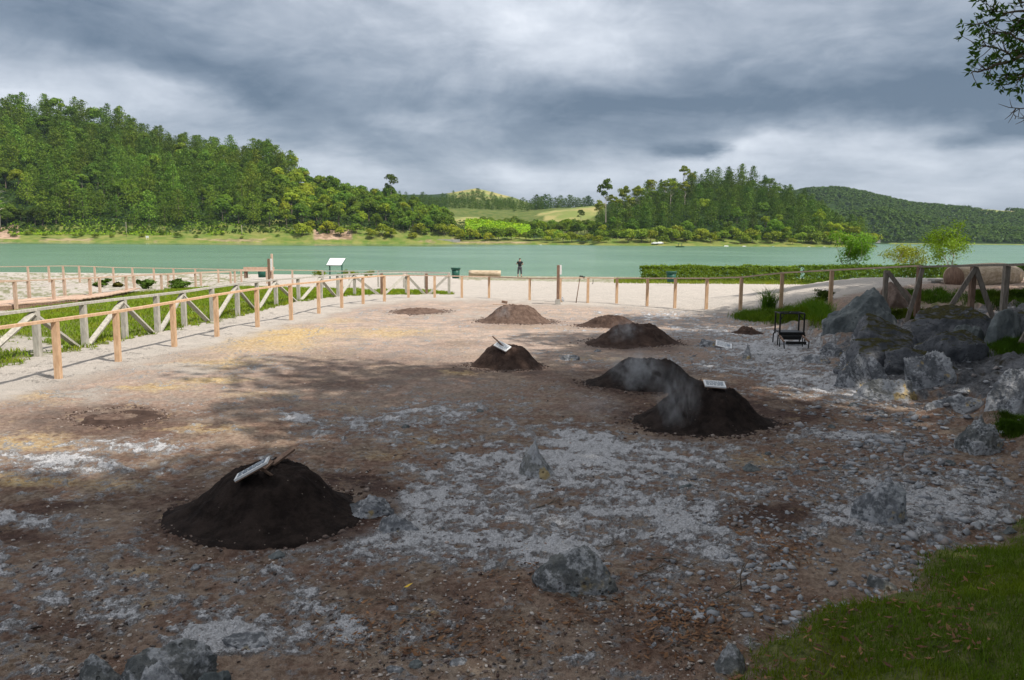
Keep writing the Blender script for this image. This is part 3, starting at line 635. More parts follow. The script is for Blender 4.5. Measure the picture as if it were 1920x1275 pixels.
def flush_conifers():
    CQ.sort(key=lambda q: q[0]); V = []
    for q in CQ[:296]: far_tree('conifer_tree', q[1], 'conifer', q[2], *q[3:])
    r = np.random.default_rng(3)
    for q in CQ[296:]:
        _, _, _, crown, _, u, D, s, ti, sz, zo = q; n = len(crown.vertices); a = np.empty(n * 3, np.float32); crown.vertices.foreach_get('co', a); a = a.reshape(-1, 4, 3)
        a = a[r.random(len(a)) < .6].reshape(-1, 3); an = r.random() * 6.28; c, s_ = math.cos(an), math.sin(an)
        V.append(np.stack([(a[:, 0] * c - a[:, 1] * s_) * s + (u - CX) / F * D, (a[:, 0] * s_ + a[:, 1] * c) * s + D, a[:, 2] * s * sz + float(Hill(u, D)) - .3 + zo], 1))
    V = np.concatenate(V); o = link('conifer_wood', mesh_np('conifer_wood', V, np.arange(len(V)).reshape(-1, 4), M_CONIF)); o.color = (.95, 1.05, 1.05, 1)
    tag(o, 'remaining small dark conifers of the far belts and back slopes across the lake', 'conifers', kind='stuff')
def far_tree(name, label, cat, group, crown, trunk, u, D, s, tint, sz=1.0, zo=0):
    x = (u - CX) / F * D; z = float(Hill(u, D)) - .3 + zo
    t = thing(name, label, cat, (x, D, z), group); t.rotation_euler = (0, 0, rnd.random() * 6.28); t.scale = (s, s, s * sz)
    c = link('crown', crown, t); c.color = (*tint, 1)
    if trunk: link('trunk', trunk, t)
    return t
def tint(b=1.0, r=.0, v=.27):
    k = b * (1 + rnd.uniform(-v, v)); y = rnd.uniform(-.12, .12) + r
    return (k * (1 + y), k, k * (1 - y * .6))
def forest():
    # left hill
    rows = 13
    for i in range(rows):
        tt = .21 + .82 * (i / (rows - 1)) ** .9
        u = -40 + rnd.uniform(0, 20)
        while u < 850:
            Ds = float(interp(u, SHL)); Dc = float(interp(u, CRL)); D = Ds + (Dc - Ds) * (tt + rnd.uniform(-.03, .03))
            step = 9.6 * F / D * rnd.uniform(.8, 1.2) * (1.0 if u < 560 else 1.12)
            broadp = sm(u, 470, 600) * .95 + .17 + (.5 if i < 2 and u > 430 else 0)
            if u > 560 and i < rows - 1 and i % 2 and rnd.random() < .35: u += step; continue
            where = 'front row' if i < 3 else ('ridge line' if i > rows - 3 else 'lower slope' if i < 6 else 'middle slope' if i < 8 else 'upper slope')
            if rnd.random() > broadp:
                if u < 60 and i < 3: u += step; continue
                g = 1.0 + .25 * (rnd.random() - .5) - .15 * (i > 6) ; yl = .18 if (u > 440 and rnd.random() < .3) else 0
                far_con('dark green conifer, %s of the left hill, %s' % (where, seg(u)), 'conifers in the %s of the left hill' % where, rnd.choice(CON), T_CON if (i < 3 or i > rows - 2) else None,
                         u, D, rnd.uniform(.62, 1.15) * (1.0 if u < 560 else .8), tint(g * 1.5, yl - .03), rnd.uniform(.85, 1.12))
            else:
                lime = rnd.random() < (.5 if 520 < u < 640 else .12)
                lab = 'lime green leafy tree' if lime else 'rounded green tree'
                far_tree('broadleaf_tree', '%s, %s of the left hill, %s' % (lab, where, seg(u)), 'tree', '%s, %s, left hill' % ('lime trees' if lime else 'green broadleaf trees', where),
                         rnd.choice(BRO), T_BRO if i < 3 else None, u, D, rnd.uniform(.75, 1.15) * (.85 if u > 700 else 1), tint(2.0, .25) if lime else tint(1.3, -.05), rnd.uniform(.9, 1.25))
            u += step
    # right hill
    rows = 9
    for i in range(rows):
        tt = .2 + .82 * (i / (rows - 1)); u = 1118 + rnd.uniform(0, 10)
        while u < 1610:
            Ds = float(interp(u, SHR)); D = Ds + (660 - Ds) * (tt + rnd.uniform(-.04, .04)); step = 9.8 * F / D * rnd.uniform(.85, 1.2)
            if float(interp(u, TOPR)) > 425 and i > 3: u += step; continue
            where = 'foot' if i < 3 else ('top' if i > rows - 3 else 'slope'); edge = float(sm(abs(u - 1380), 215, 260))
            if u < 1300 and i > 3 and rnd.random() < .4:
                far_tree('eucalyptus_tree', 'loose olive brown tree at the %s of the right hill, %s' % (where, seg(u)), 'tree', 'olive brown trees on the %s of the right hill' % where, rnd.choice(EUC), T_EUC, u, D, rnd.uniform(.7, .95), tint(1.6, .3), 1)
            elif rnd.random() > .14 + (.25 if i < 2 else 0):
                far_con('bluish conifer at the %s of the right hill, %s' % (where, seg(u)), 'conifers on the %s of the right hill' % where, rnd.choice(CON), T_CON if i < 2 else None, u, D, rnd.uniform(.60, .90) * (1 - .35 * edge), tint(1.15, -.08), rnd.uniform(.9, 1.1))
            else:
                lime = rnd.random() < .25
                far_tree('broadleaf_tree', '%s leafy tree at the %s of the right hill, %s' % ('yellow green' if lime else 'mid green', where, seg(u)), 'tree', '%s broadleaf trees on the %s of the right hill' % ('bright' if lime else 'mid green', where), rnd.choice(BRO), T_BRO if i < 2 else None, u, D, rnd.uniform(.6, .95) * (1 - .3 * edge), tint(2.1, .2) if lime else tint(1.25, -.08), 1)
            u += step
    # single trees that stand out
    S = [('broadleaf_tree', 'tallest round dark green tree on the ridge behind the lime green trees', 'tree', BRO[1], T_BRO, 622, 585, 1.45, (1.0, 1.1, .9), 1.2, 1), ('pine_tree', 'flat topped sparse dark tree at the right shoulder of the left hill', 'tree', EUC[1], T_EUC, 735, 600, .95, (.75, .7, .6), 1, 2),
         ('eucalyptus_tree', 'tall grey green ragged tree at the left edge of the right hill', 'tree', EUC[0], T_EUC, 1132, 560, 1.05, (.9, .85, .8), 1.25, 6), ('broadleaf_tree', 'bright green tree at the foot of the right hill beside a yellowish tree', 'tree', BRO[2], T_BRO, 1447, 528, 1.0, (1.35, 1.6, 1.2), 1.1, 0),
         ('broadleaf_tree', 'yellow green rounded tree right of the bright green tree below the right hill', 'tree', BRO[3], T_BRO, 1470, 530, .72, (1.9, 1.7, .9), 1, 0), ('broadleaf_tree', 'yellow green tree on the right end of the right hill', 'tree', BRO[4], T_BRO, 1528, 560, .8, (2.0, 1.8, .8), 1.2, 3),
         ('broadleaf_tree', 'lime green spreading tree left of centre below the tan field', 'tree', BRO[0], T_BRO, 1012, 575, .75, (1.7, 1.6, .9), 1, 0), ('broadleaf_tree', 'yellow green wide tree behind the olive shore bushes in the middle', 'tree', BRO[2], T_BRO, 1060, 590, .9, (1.6, 1.55, .8), .9, 1),
         ('pine_tree', 'umbrella shaped dark tree below the sloping field', 'tree', EUC[1], T_EUC, 1086, 640, .62, (.7, .7, .7), 1, 5)]
    for nm, lab, cat, cr, tr, u, D, s, ti, sz, zo in S: far_tree(nm, lab, cat, None, cr, tr, u, D, s, ti, sz, zo)
    # belts of trees in the middle distance
    for k in range(46):
        u = 760 + k * 5.6 + rnd.uniform(-2, 2); D = 960 + rnd.uniform(-30, 40)
        far_con('small dark conifer in the belt of trees below the far hilltop', 'far belt of dark conifers', rnd.choice(CON), None, u, D, rnd.uniform(.6, .8), tint(.75, -.2), 1)
    for k in range(60):
        u = 690 + k * 4.6 + rnd.uniform(-2, 2); D = 1180 + rnd.uniform(-50, 90)
        far_con('small dark conifer in the belt of trees below the far hilltop', 'far belt of dark conifers', rnd.choice(CON), None, u, D, rnd.uniform(.6, .85), tint(.7, -.2), 1)
    for k in range(20):
        u = 1004 + k * 5.4 + rnd.uniform(-2, 2); D = 985 + rnd.uniform(-20, 20)
        far_con('dark blue green conifer on the skyline above the sloping field', 'skyline conifers above the sloping field', rnd.choice(CON), None, u, D, rnd.uniform(.85, 1.2), tint(.7, -.2), 1, -5)
    for k in range(64):
        u = 900 + (k % 32) * 6.8 + rnd.uniform(-4, 4); D = (590 if k > 31 else 640) + rnd.uniform(-20, 25) + (50 if u < 990 else 0)
        if u > 1070 and rnd.random() < .5: continue
        far_tree('broadleaf_tree', 'dark green broadleaf tree between the lake shore and the sloping field', 'tree', 'broadleaf trees below the sloping field', rnd.choice(BRO), T_BRO, u, D, rnd.uniform(.62, .98), tint(1.3, .0), 1, -2)
    for k in range(7):
        far_tree('broadleaf_tree', 'small dark tree on the skyline left of the right hill', 'tree', 'skyline trees left of the right hill', rnd.choice(BRO), T_BRO, [1118, 1150, 1165, 1180, 1190, 1197, 1138][k], 700, rnd.uniform(.35, .6), tint(.6, -.1), 1, 3)
    # shoreline bushes
    for k in range(92):
        u = 560 + k * 11.8 + rnd.uniform(-5, 5)
        if u > 1650: break
        Ds = float(interp(u, SHL)) if u < 850 else (515 if u < 1080 else float(interp(u, SHR))); D = Ds + rnd.uniform(5, 26)
        if u < 760 and rnd.random() < .45: continue
        ol = rnd.random() < .6
        far_tree('shore_bush', ('dry olive willow bush on the far shore, %s' if ol else 'fresh green bush on the far shore, %s') % seg2(u), 'bush', 'olive shore bushes' if ol else 'green shore bushes', rnd.choice(BUSH), T_BUSH, u, D, rnd.uniform(.6, 1.5), tint(1.7, .34) if ol else tint(1.5, .05), 1.0)
    for k in range(26):
        u = 10 + k * 22 + rnd.uniform(-9, 9)
        Ds = float(interp(u, SHL)); far_tree('shore_bush', 'low green bush on the grassy shore below the left hill, ' + seg(u), 'bush', 'low bushes below the left hill', rnd.choice(BUSH), None, u, Ds + rnd.uniform(10, 26), rnd.uniform(.3, .6), tint(1.25, .1), .9)
    for k in range(9):
        u = 8 + k * 13; Ds = float(interp(u, SHL)); far_tree('broadleaf_tree', 'dark leafy tree above the pale cliff at the far left shore', 'tree', 'dark trees above the left cliff', rnd.choice(BRO), T_BRO, u, Ds + 32 + rnd.uniform(0, 8), rnd.uniform(.6, .85), tint(.7, -.05), 1)
forest()
flush_conifers()
def dead_tree():
    t = thing('bare_tree', 'pale leafless tree above the cliff at the far left edge', 'tree', ((8 - CX) / F * 468, 468, float(Hill(8, 468)) + 2)); b = MB(); r = random.Random(4)
    p0 = t.location; pts = [p0 + Vector((r.uniform(-.4, .4), 0, i * 3.2)) for i in range(7)]; b.tube(pts, [.5, .42, .36, .3, .24, .16, .06], 6); b.build('trunk', M_BARKP, t); c = MB()
    for k in range(16):
        q = pts[2 + k % 5]; a = r.random() * 6.28; L = r.uniform(2.5, 5); e = q + Vector((math.cos(a) * L, math.sin(a) * L, L * .45)); c.tube([q, (q + e) / 2 + Vector((0, 0, .5)), e], [.14, .1, .03], 4)
    c.build('branches', M_BARKP, t)
dead_tree()

def stuff_cards(name, label, cat, P, N, size, mat, rng, aspect=.75, jit=.8, color=(1, 1, 1)):
    V, Q = cards(P, N, np.full(len(P), size), rng, aspect, jit); o = link(name, mesh_np(name, V, Q, mat)); o.color = (*color, 1)
    return tag(o, label, cat, kind='stuff')
rng = np.random.default_rng(5)
def undergrowth():
    n = 60000; u = rng.uniform(-200, 1650, n); t = rng.random(n); L = u < 905; R = u > 1100
    Ds = np.where(L, interp(u, SHL), np.where(R, interp(u, SHR), 515)); D = Ds + 20 + t * 200; k = (L | R); u = u[k]; D = D[k]; x = (u - CX) / F * D; z = Hill(u, D)
    m = z > 1; x, D, z, u = x[m], D[m], z[m], u[m]; P = np.stack([x, D, z + rng.random(len(x)) * 2.4], 1); N = np.tile([0.2, -.5, .8], (len(P), 1))
    stuff_cards('undergrowth', 'dark green undergrowth covering the slopes under the trees across the lake', 'undergrowth', P, N, 1.7, M_BROAD, rng, color=(.42, .5, .4))
    # climbing greens on the bank in the middle
    n = 5200; u = rng.uniform(872, 992, n); t = rng.random(n); D = 545 + t * 30; x = (u - CX) / F * D
    zt = np.interp(u, [872, 890, 935, 992], [14.5, 15, 13, 11]); P = np.stack([x, D, .5 + t * zt + rng.random(n) * .8], 1); N = np.tile([0, -.8, .5], (n, 1))
    stuff_cards('climbing_plants', 'bright lime green climbing plants covering the steep bank left of centre', 'climbing plants', P, N, 1.5, M_BROAD, rng, color=(2.6, 2.7, 1.2))
    # low flowers and ferns below the left wood
    n = 9000; u = rng.uniform(20, 620, n); Ds = interp(u, SHL); D = Ds + 18 + rng.random(n) ** 1.4 * 26; x = (u - CX) / F * D; kk = fbm(x / 9., D / 9., 4, 3) > .5; u, D, x = u[kk], D[kk], x[kk]
    P = np.stack([x, D, Hill(u, D) + rng.random(len(x)) * 1.1], 1); stuff_cards('shore_ground_cover', 'bright green ferns and low plants below the conifers of the left hill', 'ground cover', P, np.tile([0, -.5, .8], (len(P), 1)), .9, M_BROAD, rng, color=(2.0, 2.1, 1.1))
undergrowth()
def far_wood():
    n = 15500; u = rng.uniform(1440, 2500, n); D = 1085 + rng.random(n) ** .8 * 640; x = (u - CX) / F * D; z = Hill(u, D)
    ok = (z > .3) & ~((((u - 1850) / 45) ** 2 + ((D - 1640) / 90) ** 2) < 1); u, D, x, z = u[ok], D[ok], x[ok], z[ok]; n = len(u); m = 16
    s = rng.uniform(.6, 1.3, n) * np.where(D > 1400, .8, 1.0); q = unit(n * m, rng).reshape(n, m, 3); q[:, :, 2] = np.abs(q[:, :, 2]) * 1.5
    P = np.stack([x, D, z + 1.5], 1)[:, None, :] + q * (s * 4.4)[:, None, None]; N = q.reshape(-1, 3)
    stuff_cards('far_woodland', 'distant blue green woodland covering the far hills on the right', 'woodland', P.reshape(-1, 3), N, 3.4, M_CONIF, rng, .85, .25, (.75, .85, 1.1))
    n = 500; u = rng.uniform(1100, 1420, n)
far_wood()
# ------------------------------------------------------------------ soil mounds over the cooking pits
def mound(label, l, r, base, top, fl, fr, mat, seed, group='soil mounds over the cooking pits', ring=False, depth=.86, ftop=0):
    cxp = (l + r) / 2; d0 = gh(cxp, base).y; sc = d0 / F; a = (r - l) / 2 * sc * 1.06; b = a * depth
    yc = d0 + b * .8; c = at(cxp, base, yc); x0 = (cxp - CX) / F * yc * 1.0; x0 = at(cxp, base, yc).x
    zb = float(Hn(x0, yc)); h = topz(cxp, top, yc) - zb; toff = ((fl + fr) / 2 - cxp) * sc; tr = (fr - fl) / 2 * sc / a
    nr, na = 46, 150; R = np.linspace(.40 if ring else 0, 1.32, nr)[:, None]; T = np.linspace(0, 2 * np.pi, na, endpoint=False)[None]
    gx = np.cos(T); gy = np.sin(T); lump = 1 + .13 * (fbm(gx * 1.3 + seed, gy * 1.3, seed, 3) - .5) * 2
    rn = R / lump; X = x0 + a * R * gx + toff * np.clip(1 - R, 0, 1); Y = yc + b * R * gy
    if ring: prof = np.exp(-((rn - .66) / .20) ** 2) * (.35 + .30 * (gy < .2)) - .1 * np.exp(-(rn / .4) ** 2)
    else:
        s = np.clip((rn - tr) / (1 - tr), 0, 1); prof = np.where(rn < tr, 1 - .16 * (1 - (rn / tr) ** 2) ** 1.0, 0)
        rh = tr + .22; pw = 4.2; pe = lambda q: 1 / (1 + (q / rh) ** pw); prof = (pe(np.minimum(rn, 1.0)) - pe(1.0)) / (1 - pe(1.0)) * (1 - .10 * np.exp(-(rn / (tr * .8)) ** 2))
        prof = prof * (1 - .12 * np.exp(-((rn - tr) / .1) ** 2) * 0)
    n1 = fbm(X * 2.6 + seed, Y * 2.6, seed, 4) - .5; n2 = fbm(X * 9, Y * 9, seed + 4, 4, .6) - .5; gul = fbm(T * 3.5 + seed + 0 * R, R * 1.2 + 0 * T, seed + 9, 3) - .5
    w = np.clip(1.25 - rn, 0, 1)
    Z = zb + h * prof + w * (h * .16 * n1 + .11 * n2 + .05 * (fbm(X * 22, Y * 22, seed + 7, 3, .6) - .5) + h * .30 * gul * sm(rn, tr * .7, tr * 1.3) * (rn < 1)) * (.35 if ring else 1) - .16 * sm(rn, 1.02, 1.3)
    Z = np.where(rn > .97, np.minimum(Z, Hn(X, Y) + .05 * (1 - sm(rn, .97, 1.15)) + .02 * n2 * 2 - .12 * sm(rn, 1.05, 1.25)), Z)
    V = np.stack([X, Y, Z], -1).reshape(-1, 3) - np.array([x0, yc, zb]); idx = np.arange(nr * na).reshape(nr, na); nx = np.roll(idx, -1, 1)
    Q = np.stack([idx[:-1], nx[:-1], nx[1:], idx[1:]], -1).reshape(-1, 4)[:, ::-1]
    o = link('soil_mound', mesh_np('soil_mound', V, Q[:, ::-1], mat, True), None, (x0, yc, zb)); tag(o, label, 'soil mound', group)
    return dict(x=x0, y=yc, z=zb, h=h, a=a, b=b, tr=tr, toff=toff)
MD = {}
MD[1] = mound('large black soil mound in the left foreground with a tilted white board on top', 326, 688, 1006, 871, 432, 606, S_BLACK, 1)
MD[2] = mound('black steaming mound at right with a white board lying level on its top', 1185, 1448, 812, 722, 1268, 1392, S_BLACK, 2)
MD[3] = mound('black steaming mound without a board, partly hidden behind the nearest right mound', 1098, 1325, 734, 671, 1160, 1262, S_BLACK, 3)
MD[4] = mound('dark brown mound in the middle of the pit with a small white sign on top', 880, 1012, 692, 646, 908, 985, S_BROWN, 4)
MD[5] = mound('dark steaming brown mound behind the pit centre, in front of a smaller one', 1108, 1270, 650, 606, 1150, 1235, S_BROWN, 5)
MD[6] = mound('small dark mound half hidden behind a larger brown one, furthest right at the back', 1088, 1200, 615, 592, 1118, 1175, S_BROWN, 6)
MD[7] = mound('sunlit reddish brown mound near the fence with a plank and block on its top', 900, 1035, 606, 570, 930, 1000, S_PINK, 7)
MD[8] = mound('lowest flat reddish mound beside the fence, furthest left at the back', 740, 835, 589, 578, 760, 815, S_PINK, 8)
MD[9] = mound('levelled pit with a dark damp earth ring in the sunny left foreground', 146, 304, 796, 776, 190, 250, S_BROWN, 9, ring=True)
MD[10] = mound('small grey brown heap between the tuft of grass and the metal rack', 1372, 1428, 627, 612, 1390, 1410, S_BROWN, 10)

# ------------------------------------------------------------------ rocks
_b = bmesh.new(); bmesh.ops.create_icosphere(_b, subdivisions=5, radius=1); ICO5 = np.array([v.co[:] for v in _b.verts]); ICF5 = np.array([[v.index for v in f.verts] for f in _b.faces]); _b.free()
_b = bmesh.new(); bmesh.ops.create_icosphere(_b, subdivisions=6, radius=1); ICO6 = np.array([v.co[:] for v in _b.verts]); ICF6 = np.array([[v.index for v in f.verts] for f in _b.faces]); _b.free()
def rock_shape(seed, planes=11, rough=.10, big=False, peak=None):
    rng = np.random.default_rng(seed); P = (ICO6 if big else ICO5).copy(); N = unit(planes, rng); d = rng.uniform(.62, .95, planes)
    dot = P @ N.T; r = np.min(np.where(dot > .08, d[None] / np.maximum(dot, .08), 9), axis=1); r = np.minimum(r, 1.15)
    r = r * (1 + .30 * (fbm3(P, 1.4, seed, 3) - .5)) * (1 + rough * 2 * (fbm3(P, 5, seed + 3, 4, .6) - .5)) * (1 + rough * .6 * (fbm3(P, 22, seed + 5, 2, .6) - .5))
    P = P * r[:, None]
    if peak is not None: z = np.clip(P[:, 2], 0, 1.2); P[:, 0] = P[:, 0] * (1 - .55 * z) + peak * z; P[:, 1] *= (1 - .5 * z)
    return P
def rock(label, l, r, base, top, mat, seed, depth=.8, planes=11, rough=.10, big=False, peak=None, sink=.28, group=None, name='rock', rz=None, cat='rock'):
    d0 = gh((l + r) / 2, base).y; cx = (l + r) / 2; sc = d0 / F; a = (r - l) / 2 * sc; b = a * depth; yc = d0 + b * .7; p = at(cx, base, yc); zb = float(Hn(p.x, yc)); zt = topz(cx, top, yc); h = max(zt - zb, .03)
    P = rock_shape(seed, planes, rough, big, peak)
    if rz is not None: c, s = math.cos(rz), math.sin(rz); P[:, :2] = P[:, :2] @ np.array([[c, s], [-s, c]])
    mx = np.abs(P).max(0); k0 = P[:, 0].min(); k1 = P[:, 0].max(); P[:, 0] = (P[:, 0] - (k0 + k1) / 2) / ((k1 - k0) / 2) * a; P[:, 1] = P[:, 1] / mx[1] * b
    t = P[:, 2].max(); P[:, 2] = (P[:, 2] / t * (1 + sink) - sink) * h; P[:, 2] = np.where(P[:, 2] < 0, P[:, 2] * 1.0, P[:, 2])
    o = link(name, mesh_np(name, P, ICF6 if big else ICF5, mat, True), None, (p.x, yc, zb)); return tag(o, label, cat, group)
rock('upright pointed rock crusted white with a yellow stain in the middle of the foreground', 966, 1052, 897, 822, R_YEL, 11, .9, 9, .10, True, .05)
rock('dark green boulder with white crust, the largest in the near foreground', 990, 1168, 1112, 1022, R_GREEN, 12, .55, 8, .09, True, None, .3, rz=.35)
rock('whitish crusted rock touching the right edge of the large black mound', 640, 742, 972, 926, R_WHITE, 13, .7, 12, .14, True)
rock('low grey green rock just right of the whitish rock beside the large black mound', 700, 790, 1000, 962, R_WHITE, 14, .6, 12, .12)
rock('blue grey and ochre rock at the bottom left corner, leftmost of its cluster', 130, 250, 1300, 1218, R_GREEN, 15, .8, 10, .09, True)
rock('largest grey brown rock of the cluster at the bottom left', 215, 420, 1305, 1205, R_GREEN, 16, .6, 11, .10, True)
rock('white veined rock in front of the bottom left cluster', 250, 372, 1330, 1240, R_WHITE, 17, .6, 8, .12, True)
rock('small dark rock at the right end of the bottom left cluster', 365, 440, 1315, 1252, R_GREY, 18, .8, 8)
rock('rounded whitish rock above the right end of the bottom left cluster', 415, 510, 1222, 1192, R_WHITE, 19, .8, 12, .12)
rock('grey rock with a dark top at right, beside the white crusted ground', 1583, 1702, 982, 898, R_WHITE, 20, .8, 9, .12, True)
rock('leaning grey rock slab cut by the right edge of the view', 1843, 1965, 782, 690, R_WHITE, 21, .6, 8, .10, True)
rock('dark rock below the leaning slab near the right edge', 1788, 1880, 852, 778, R_GREEN, 22, .9, 9, .14, True)
rock('big smooth dark grey boulder below the wooden fence at right', 1538, 1690, 618, 538, R_GREY, 131, .8, 6, .09, True, None, .2)
rock('brown boulder behind the big grey boulder at the fence', 1640, 1722, 578, 528, R_BROWN, 24, .8, 9, .07)
rock('long dark mossy outcrop right of the big grey boulder', 1556, 1765, 662, 588, R_MOSS, 25, .5, 12, .10, True)
rock('dark flat outcrop under the braced fence at right', 1700, 1900, 640, 572, R_MOSS, 26, .5, 12, .10, True)
rock('broad layered outcrop with a dark mossy rim, below the long mossy outcrop', 1560, 1745, 705, 632, R_MOSS, 27, .45, 12, .10, True)
rock('white outcrop knob at the left foot of the rocky bank', 1562, 1640, 728, 664, R_WHITE, 28, .8, 12, .12, True)
rock('round white boulder in the middle of the rocky bank foot', 1620, 1672, 722, 668, R_WHITE, 29, .9, 12, .12)
rock('whitish grey outcrop with a yellow streak on the bank', 1690, 1795, 728, 656, R_WHITE, 30, .7, 9, .12, True)
rock('brownish round rock between the white outcrops of the bank', 1662, 1700, 690, 655, R_BROWN, 31, .9, 12, .08)
rock('rough crusted ground rock joining the white outcrops', 1600, 1730, 752, 712, R_YEL, 32, .5, 14, .16, True)
rock('wide dark rock shelf between the long outcrop and the right end of the fence', 1700, 1860, 672, 618, R_MOSS, 51, .5, 12, .10, True)
rock('flat grey shelf of rock above the whitish outcrop with the yellow streak', 1650, 1820, 690, 648, R_MOSS, 52, .45, 13, .10, True)
rock('low grey shelf at the left end of the layered outcrop', 1535, 1600, 668, 640, R_WHITE, 53, .6, 12, .12, True)
rock('small crusted knob in front of the brownish round rock', 1625, 1690, 745, 718, R_WHITE, 54, .7, 12, .14)
rock('grey rock mass at the right edge above the grass hump', 1860, 1990, 640, 585, R_MOSS, 55, .6, 12, .10, True)
rock('broad low rock rising from the scree left of the leaning slab', 1740, 1850, 772, 738, R_WHITE, 56, .6, 13, .14)
rock('dark rock under the fence at the right edge', 1845, 1925, 642, 578, R_GREY, 33, .8, 9, .10)
rock('grey rock right of the dark flat outcrop, at the foot of the fence braces', 1780, 1850, 655, 608, R_GREY, 34, .8, 9, .10)
rock('cone shaped rock beside the white steaming vent', 1385, 1412, 674, 643, R_YEL, 35, .9, 9, .12, False, .1)
rock('low white lump on the brown soil in the middle of the pit', 1048, 1090, 676, 665, R_WHITE, 36, .7, 12, .16)
rock('small flat white slab right of the low white lump', 1112, 1128, 660, 655, R_WHITE, 37, .7, 7, .05)
rock('blue grey rock at the edge of the near grass bank', 1615, 1680, 1108, 1078, R_GREEN, 38, .8, 9, .1)
rock('grey rock half buried at the near left corner of the grass bank', 1325, 1400, 1268, 1206, R_GREEN, 39, .8, 9, .1)
rock('low white rock left of the vent by the fallen board', 1310, 1352, 650, 636, R_WHITE, 40, .8, 12, .14)
rock('white rocky hump right of the vent', 1500, 1560, 682, 664, R_WHITE, 41, .8, 12, .14)
rock('pale rock on the scree below the leaning slab', 1785, 1830, 748, 726, R_WHITE, 42, .8, 12, .12)
rock('block shaped grey stone on the scree of the bank', 1732, 1756, 770, 755, R_WHITE, 43, .8, 7, .06)
rg = random.Random(12)
def clods():
    b = bmesh.new(); bmesh.ops.create_icosphere(b, subdivisions=1, radius=1); V0 = np.array([v.co[:] for v in b.verts]); F0 = np.array([[v.index for v in f.verts] for f in b.faces]); b.free()
    r = np.random.default_rng(44); X = []; Y = []; S_ = []
    for k in (1, 2, 3, 4, 5, 6, 7, 8, 9):
        m = MD[k]; n = 520; a = r.random(n) * 6.283; q = 1.0 + r.exponential(.10, n); X.append(m['x'] + m['a'] * q * np.cos(a)); Y.append(m['y'] + m['b'] * q * np.sin(a)); S_.append((.006 + .020 * r.random(n) ** 2.5) * (m['a'] / .9) ** .5)
    x = np.concatenate(X); y = np.concatenate(Y); s = np.concatenate(S_); n = len(x); z = Hn(x, y) + s * .2
    A = V0[None] * (1 + .8 * (r.random((n, len(V0), 1)) - .5)) * s[:, None, None] * np.array([1.1, 1, .8]); V = (A + np.stack([x, y, z], 1)[:, None]).reshape(-1, 3); Q = (F0[None] + (np.arange(n) * len(V0))[:, None, None]).reshape(-1, 3)
    tag(link('soil_clods', mesh_np('soil_clods', V, Q, peb_mat('clods', [(.05, .035, .03), (.09, .06, .05), (.14, .10, .085), (.30, .25, .22)]))), 'crumbs of dark soil scattered round the feet of the mounds', 'soil clods', kind='stuff')
def loose():
    P = [(1410, 882, 40), (1496, 888, 24), (1262, 895, 22), (1285, 915, 26), (1250, 888, 16), (735, 1145, 26), (1335, 1148, 24), (1250, 1185, 18), (860, 1248, 44), (780, 1250, 30), (740, 1262, 40), (1215, 1096, 14), (1075, 1118, 18), (1190, 1082, 14), (1505, 1010, 16),
         (520, 1045, 34), (365, 1066, 22), (1590, 878, 26), (1545, 880, 22), (1660, 985, 30), (1750, 1020, 30), (1895, 998, 30), (1860, 980, 20), (1545, 985, 16), (1610, 1002, 22), (1700, 1030, 26), (1640, 1040, 22), (1560, 800, 18), (1520, 775, 16), (1480, 828, 20), (1440, 850, 14),
         (1620, 862, 22), (1725, 850, 30), (1780, 870, 26), (1700, 790, 22), (1650, 775, 24), (1600, 760, 20), (1850, 880, 24), (1905, 850, 18), (760, 800, 18), (1040, 985, 16), (945, 972, 14), (830, 990, 12), (1140, 1166, 14), (1225, 1215, 22), (900, 770, 16), (1135, 870, 14)]
    for i, (x, y, w) in enumerate(P):
        k = 'pale' if i % 3 else 'bluish grey'
        side = ('right side' if x > 1400 else 'centre' if x > 700 else 'left side'); dep = 'near' if y > 1000 else 'middle'
        rock('%s loose stone on the %s foreground soil at the %s' % (k, dep, side), x - w / 2, x + w / 2, y + 3, y + 3 - w * .42, R_WHITE if i % 3 else R_GREY, 100 + i, .8, 9, .10, False, None, .3, 'loose stones on the soil', 'stone', cat='stone')
loose()
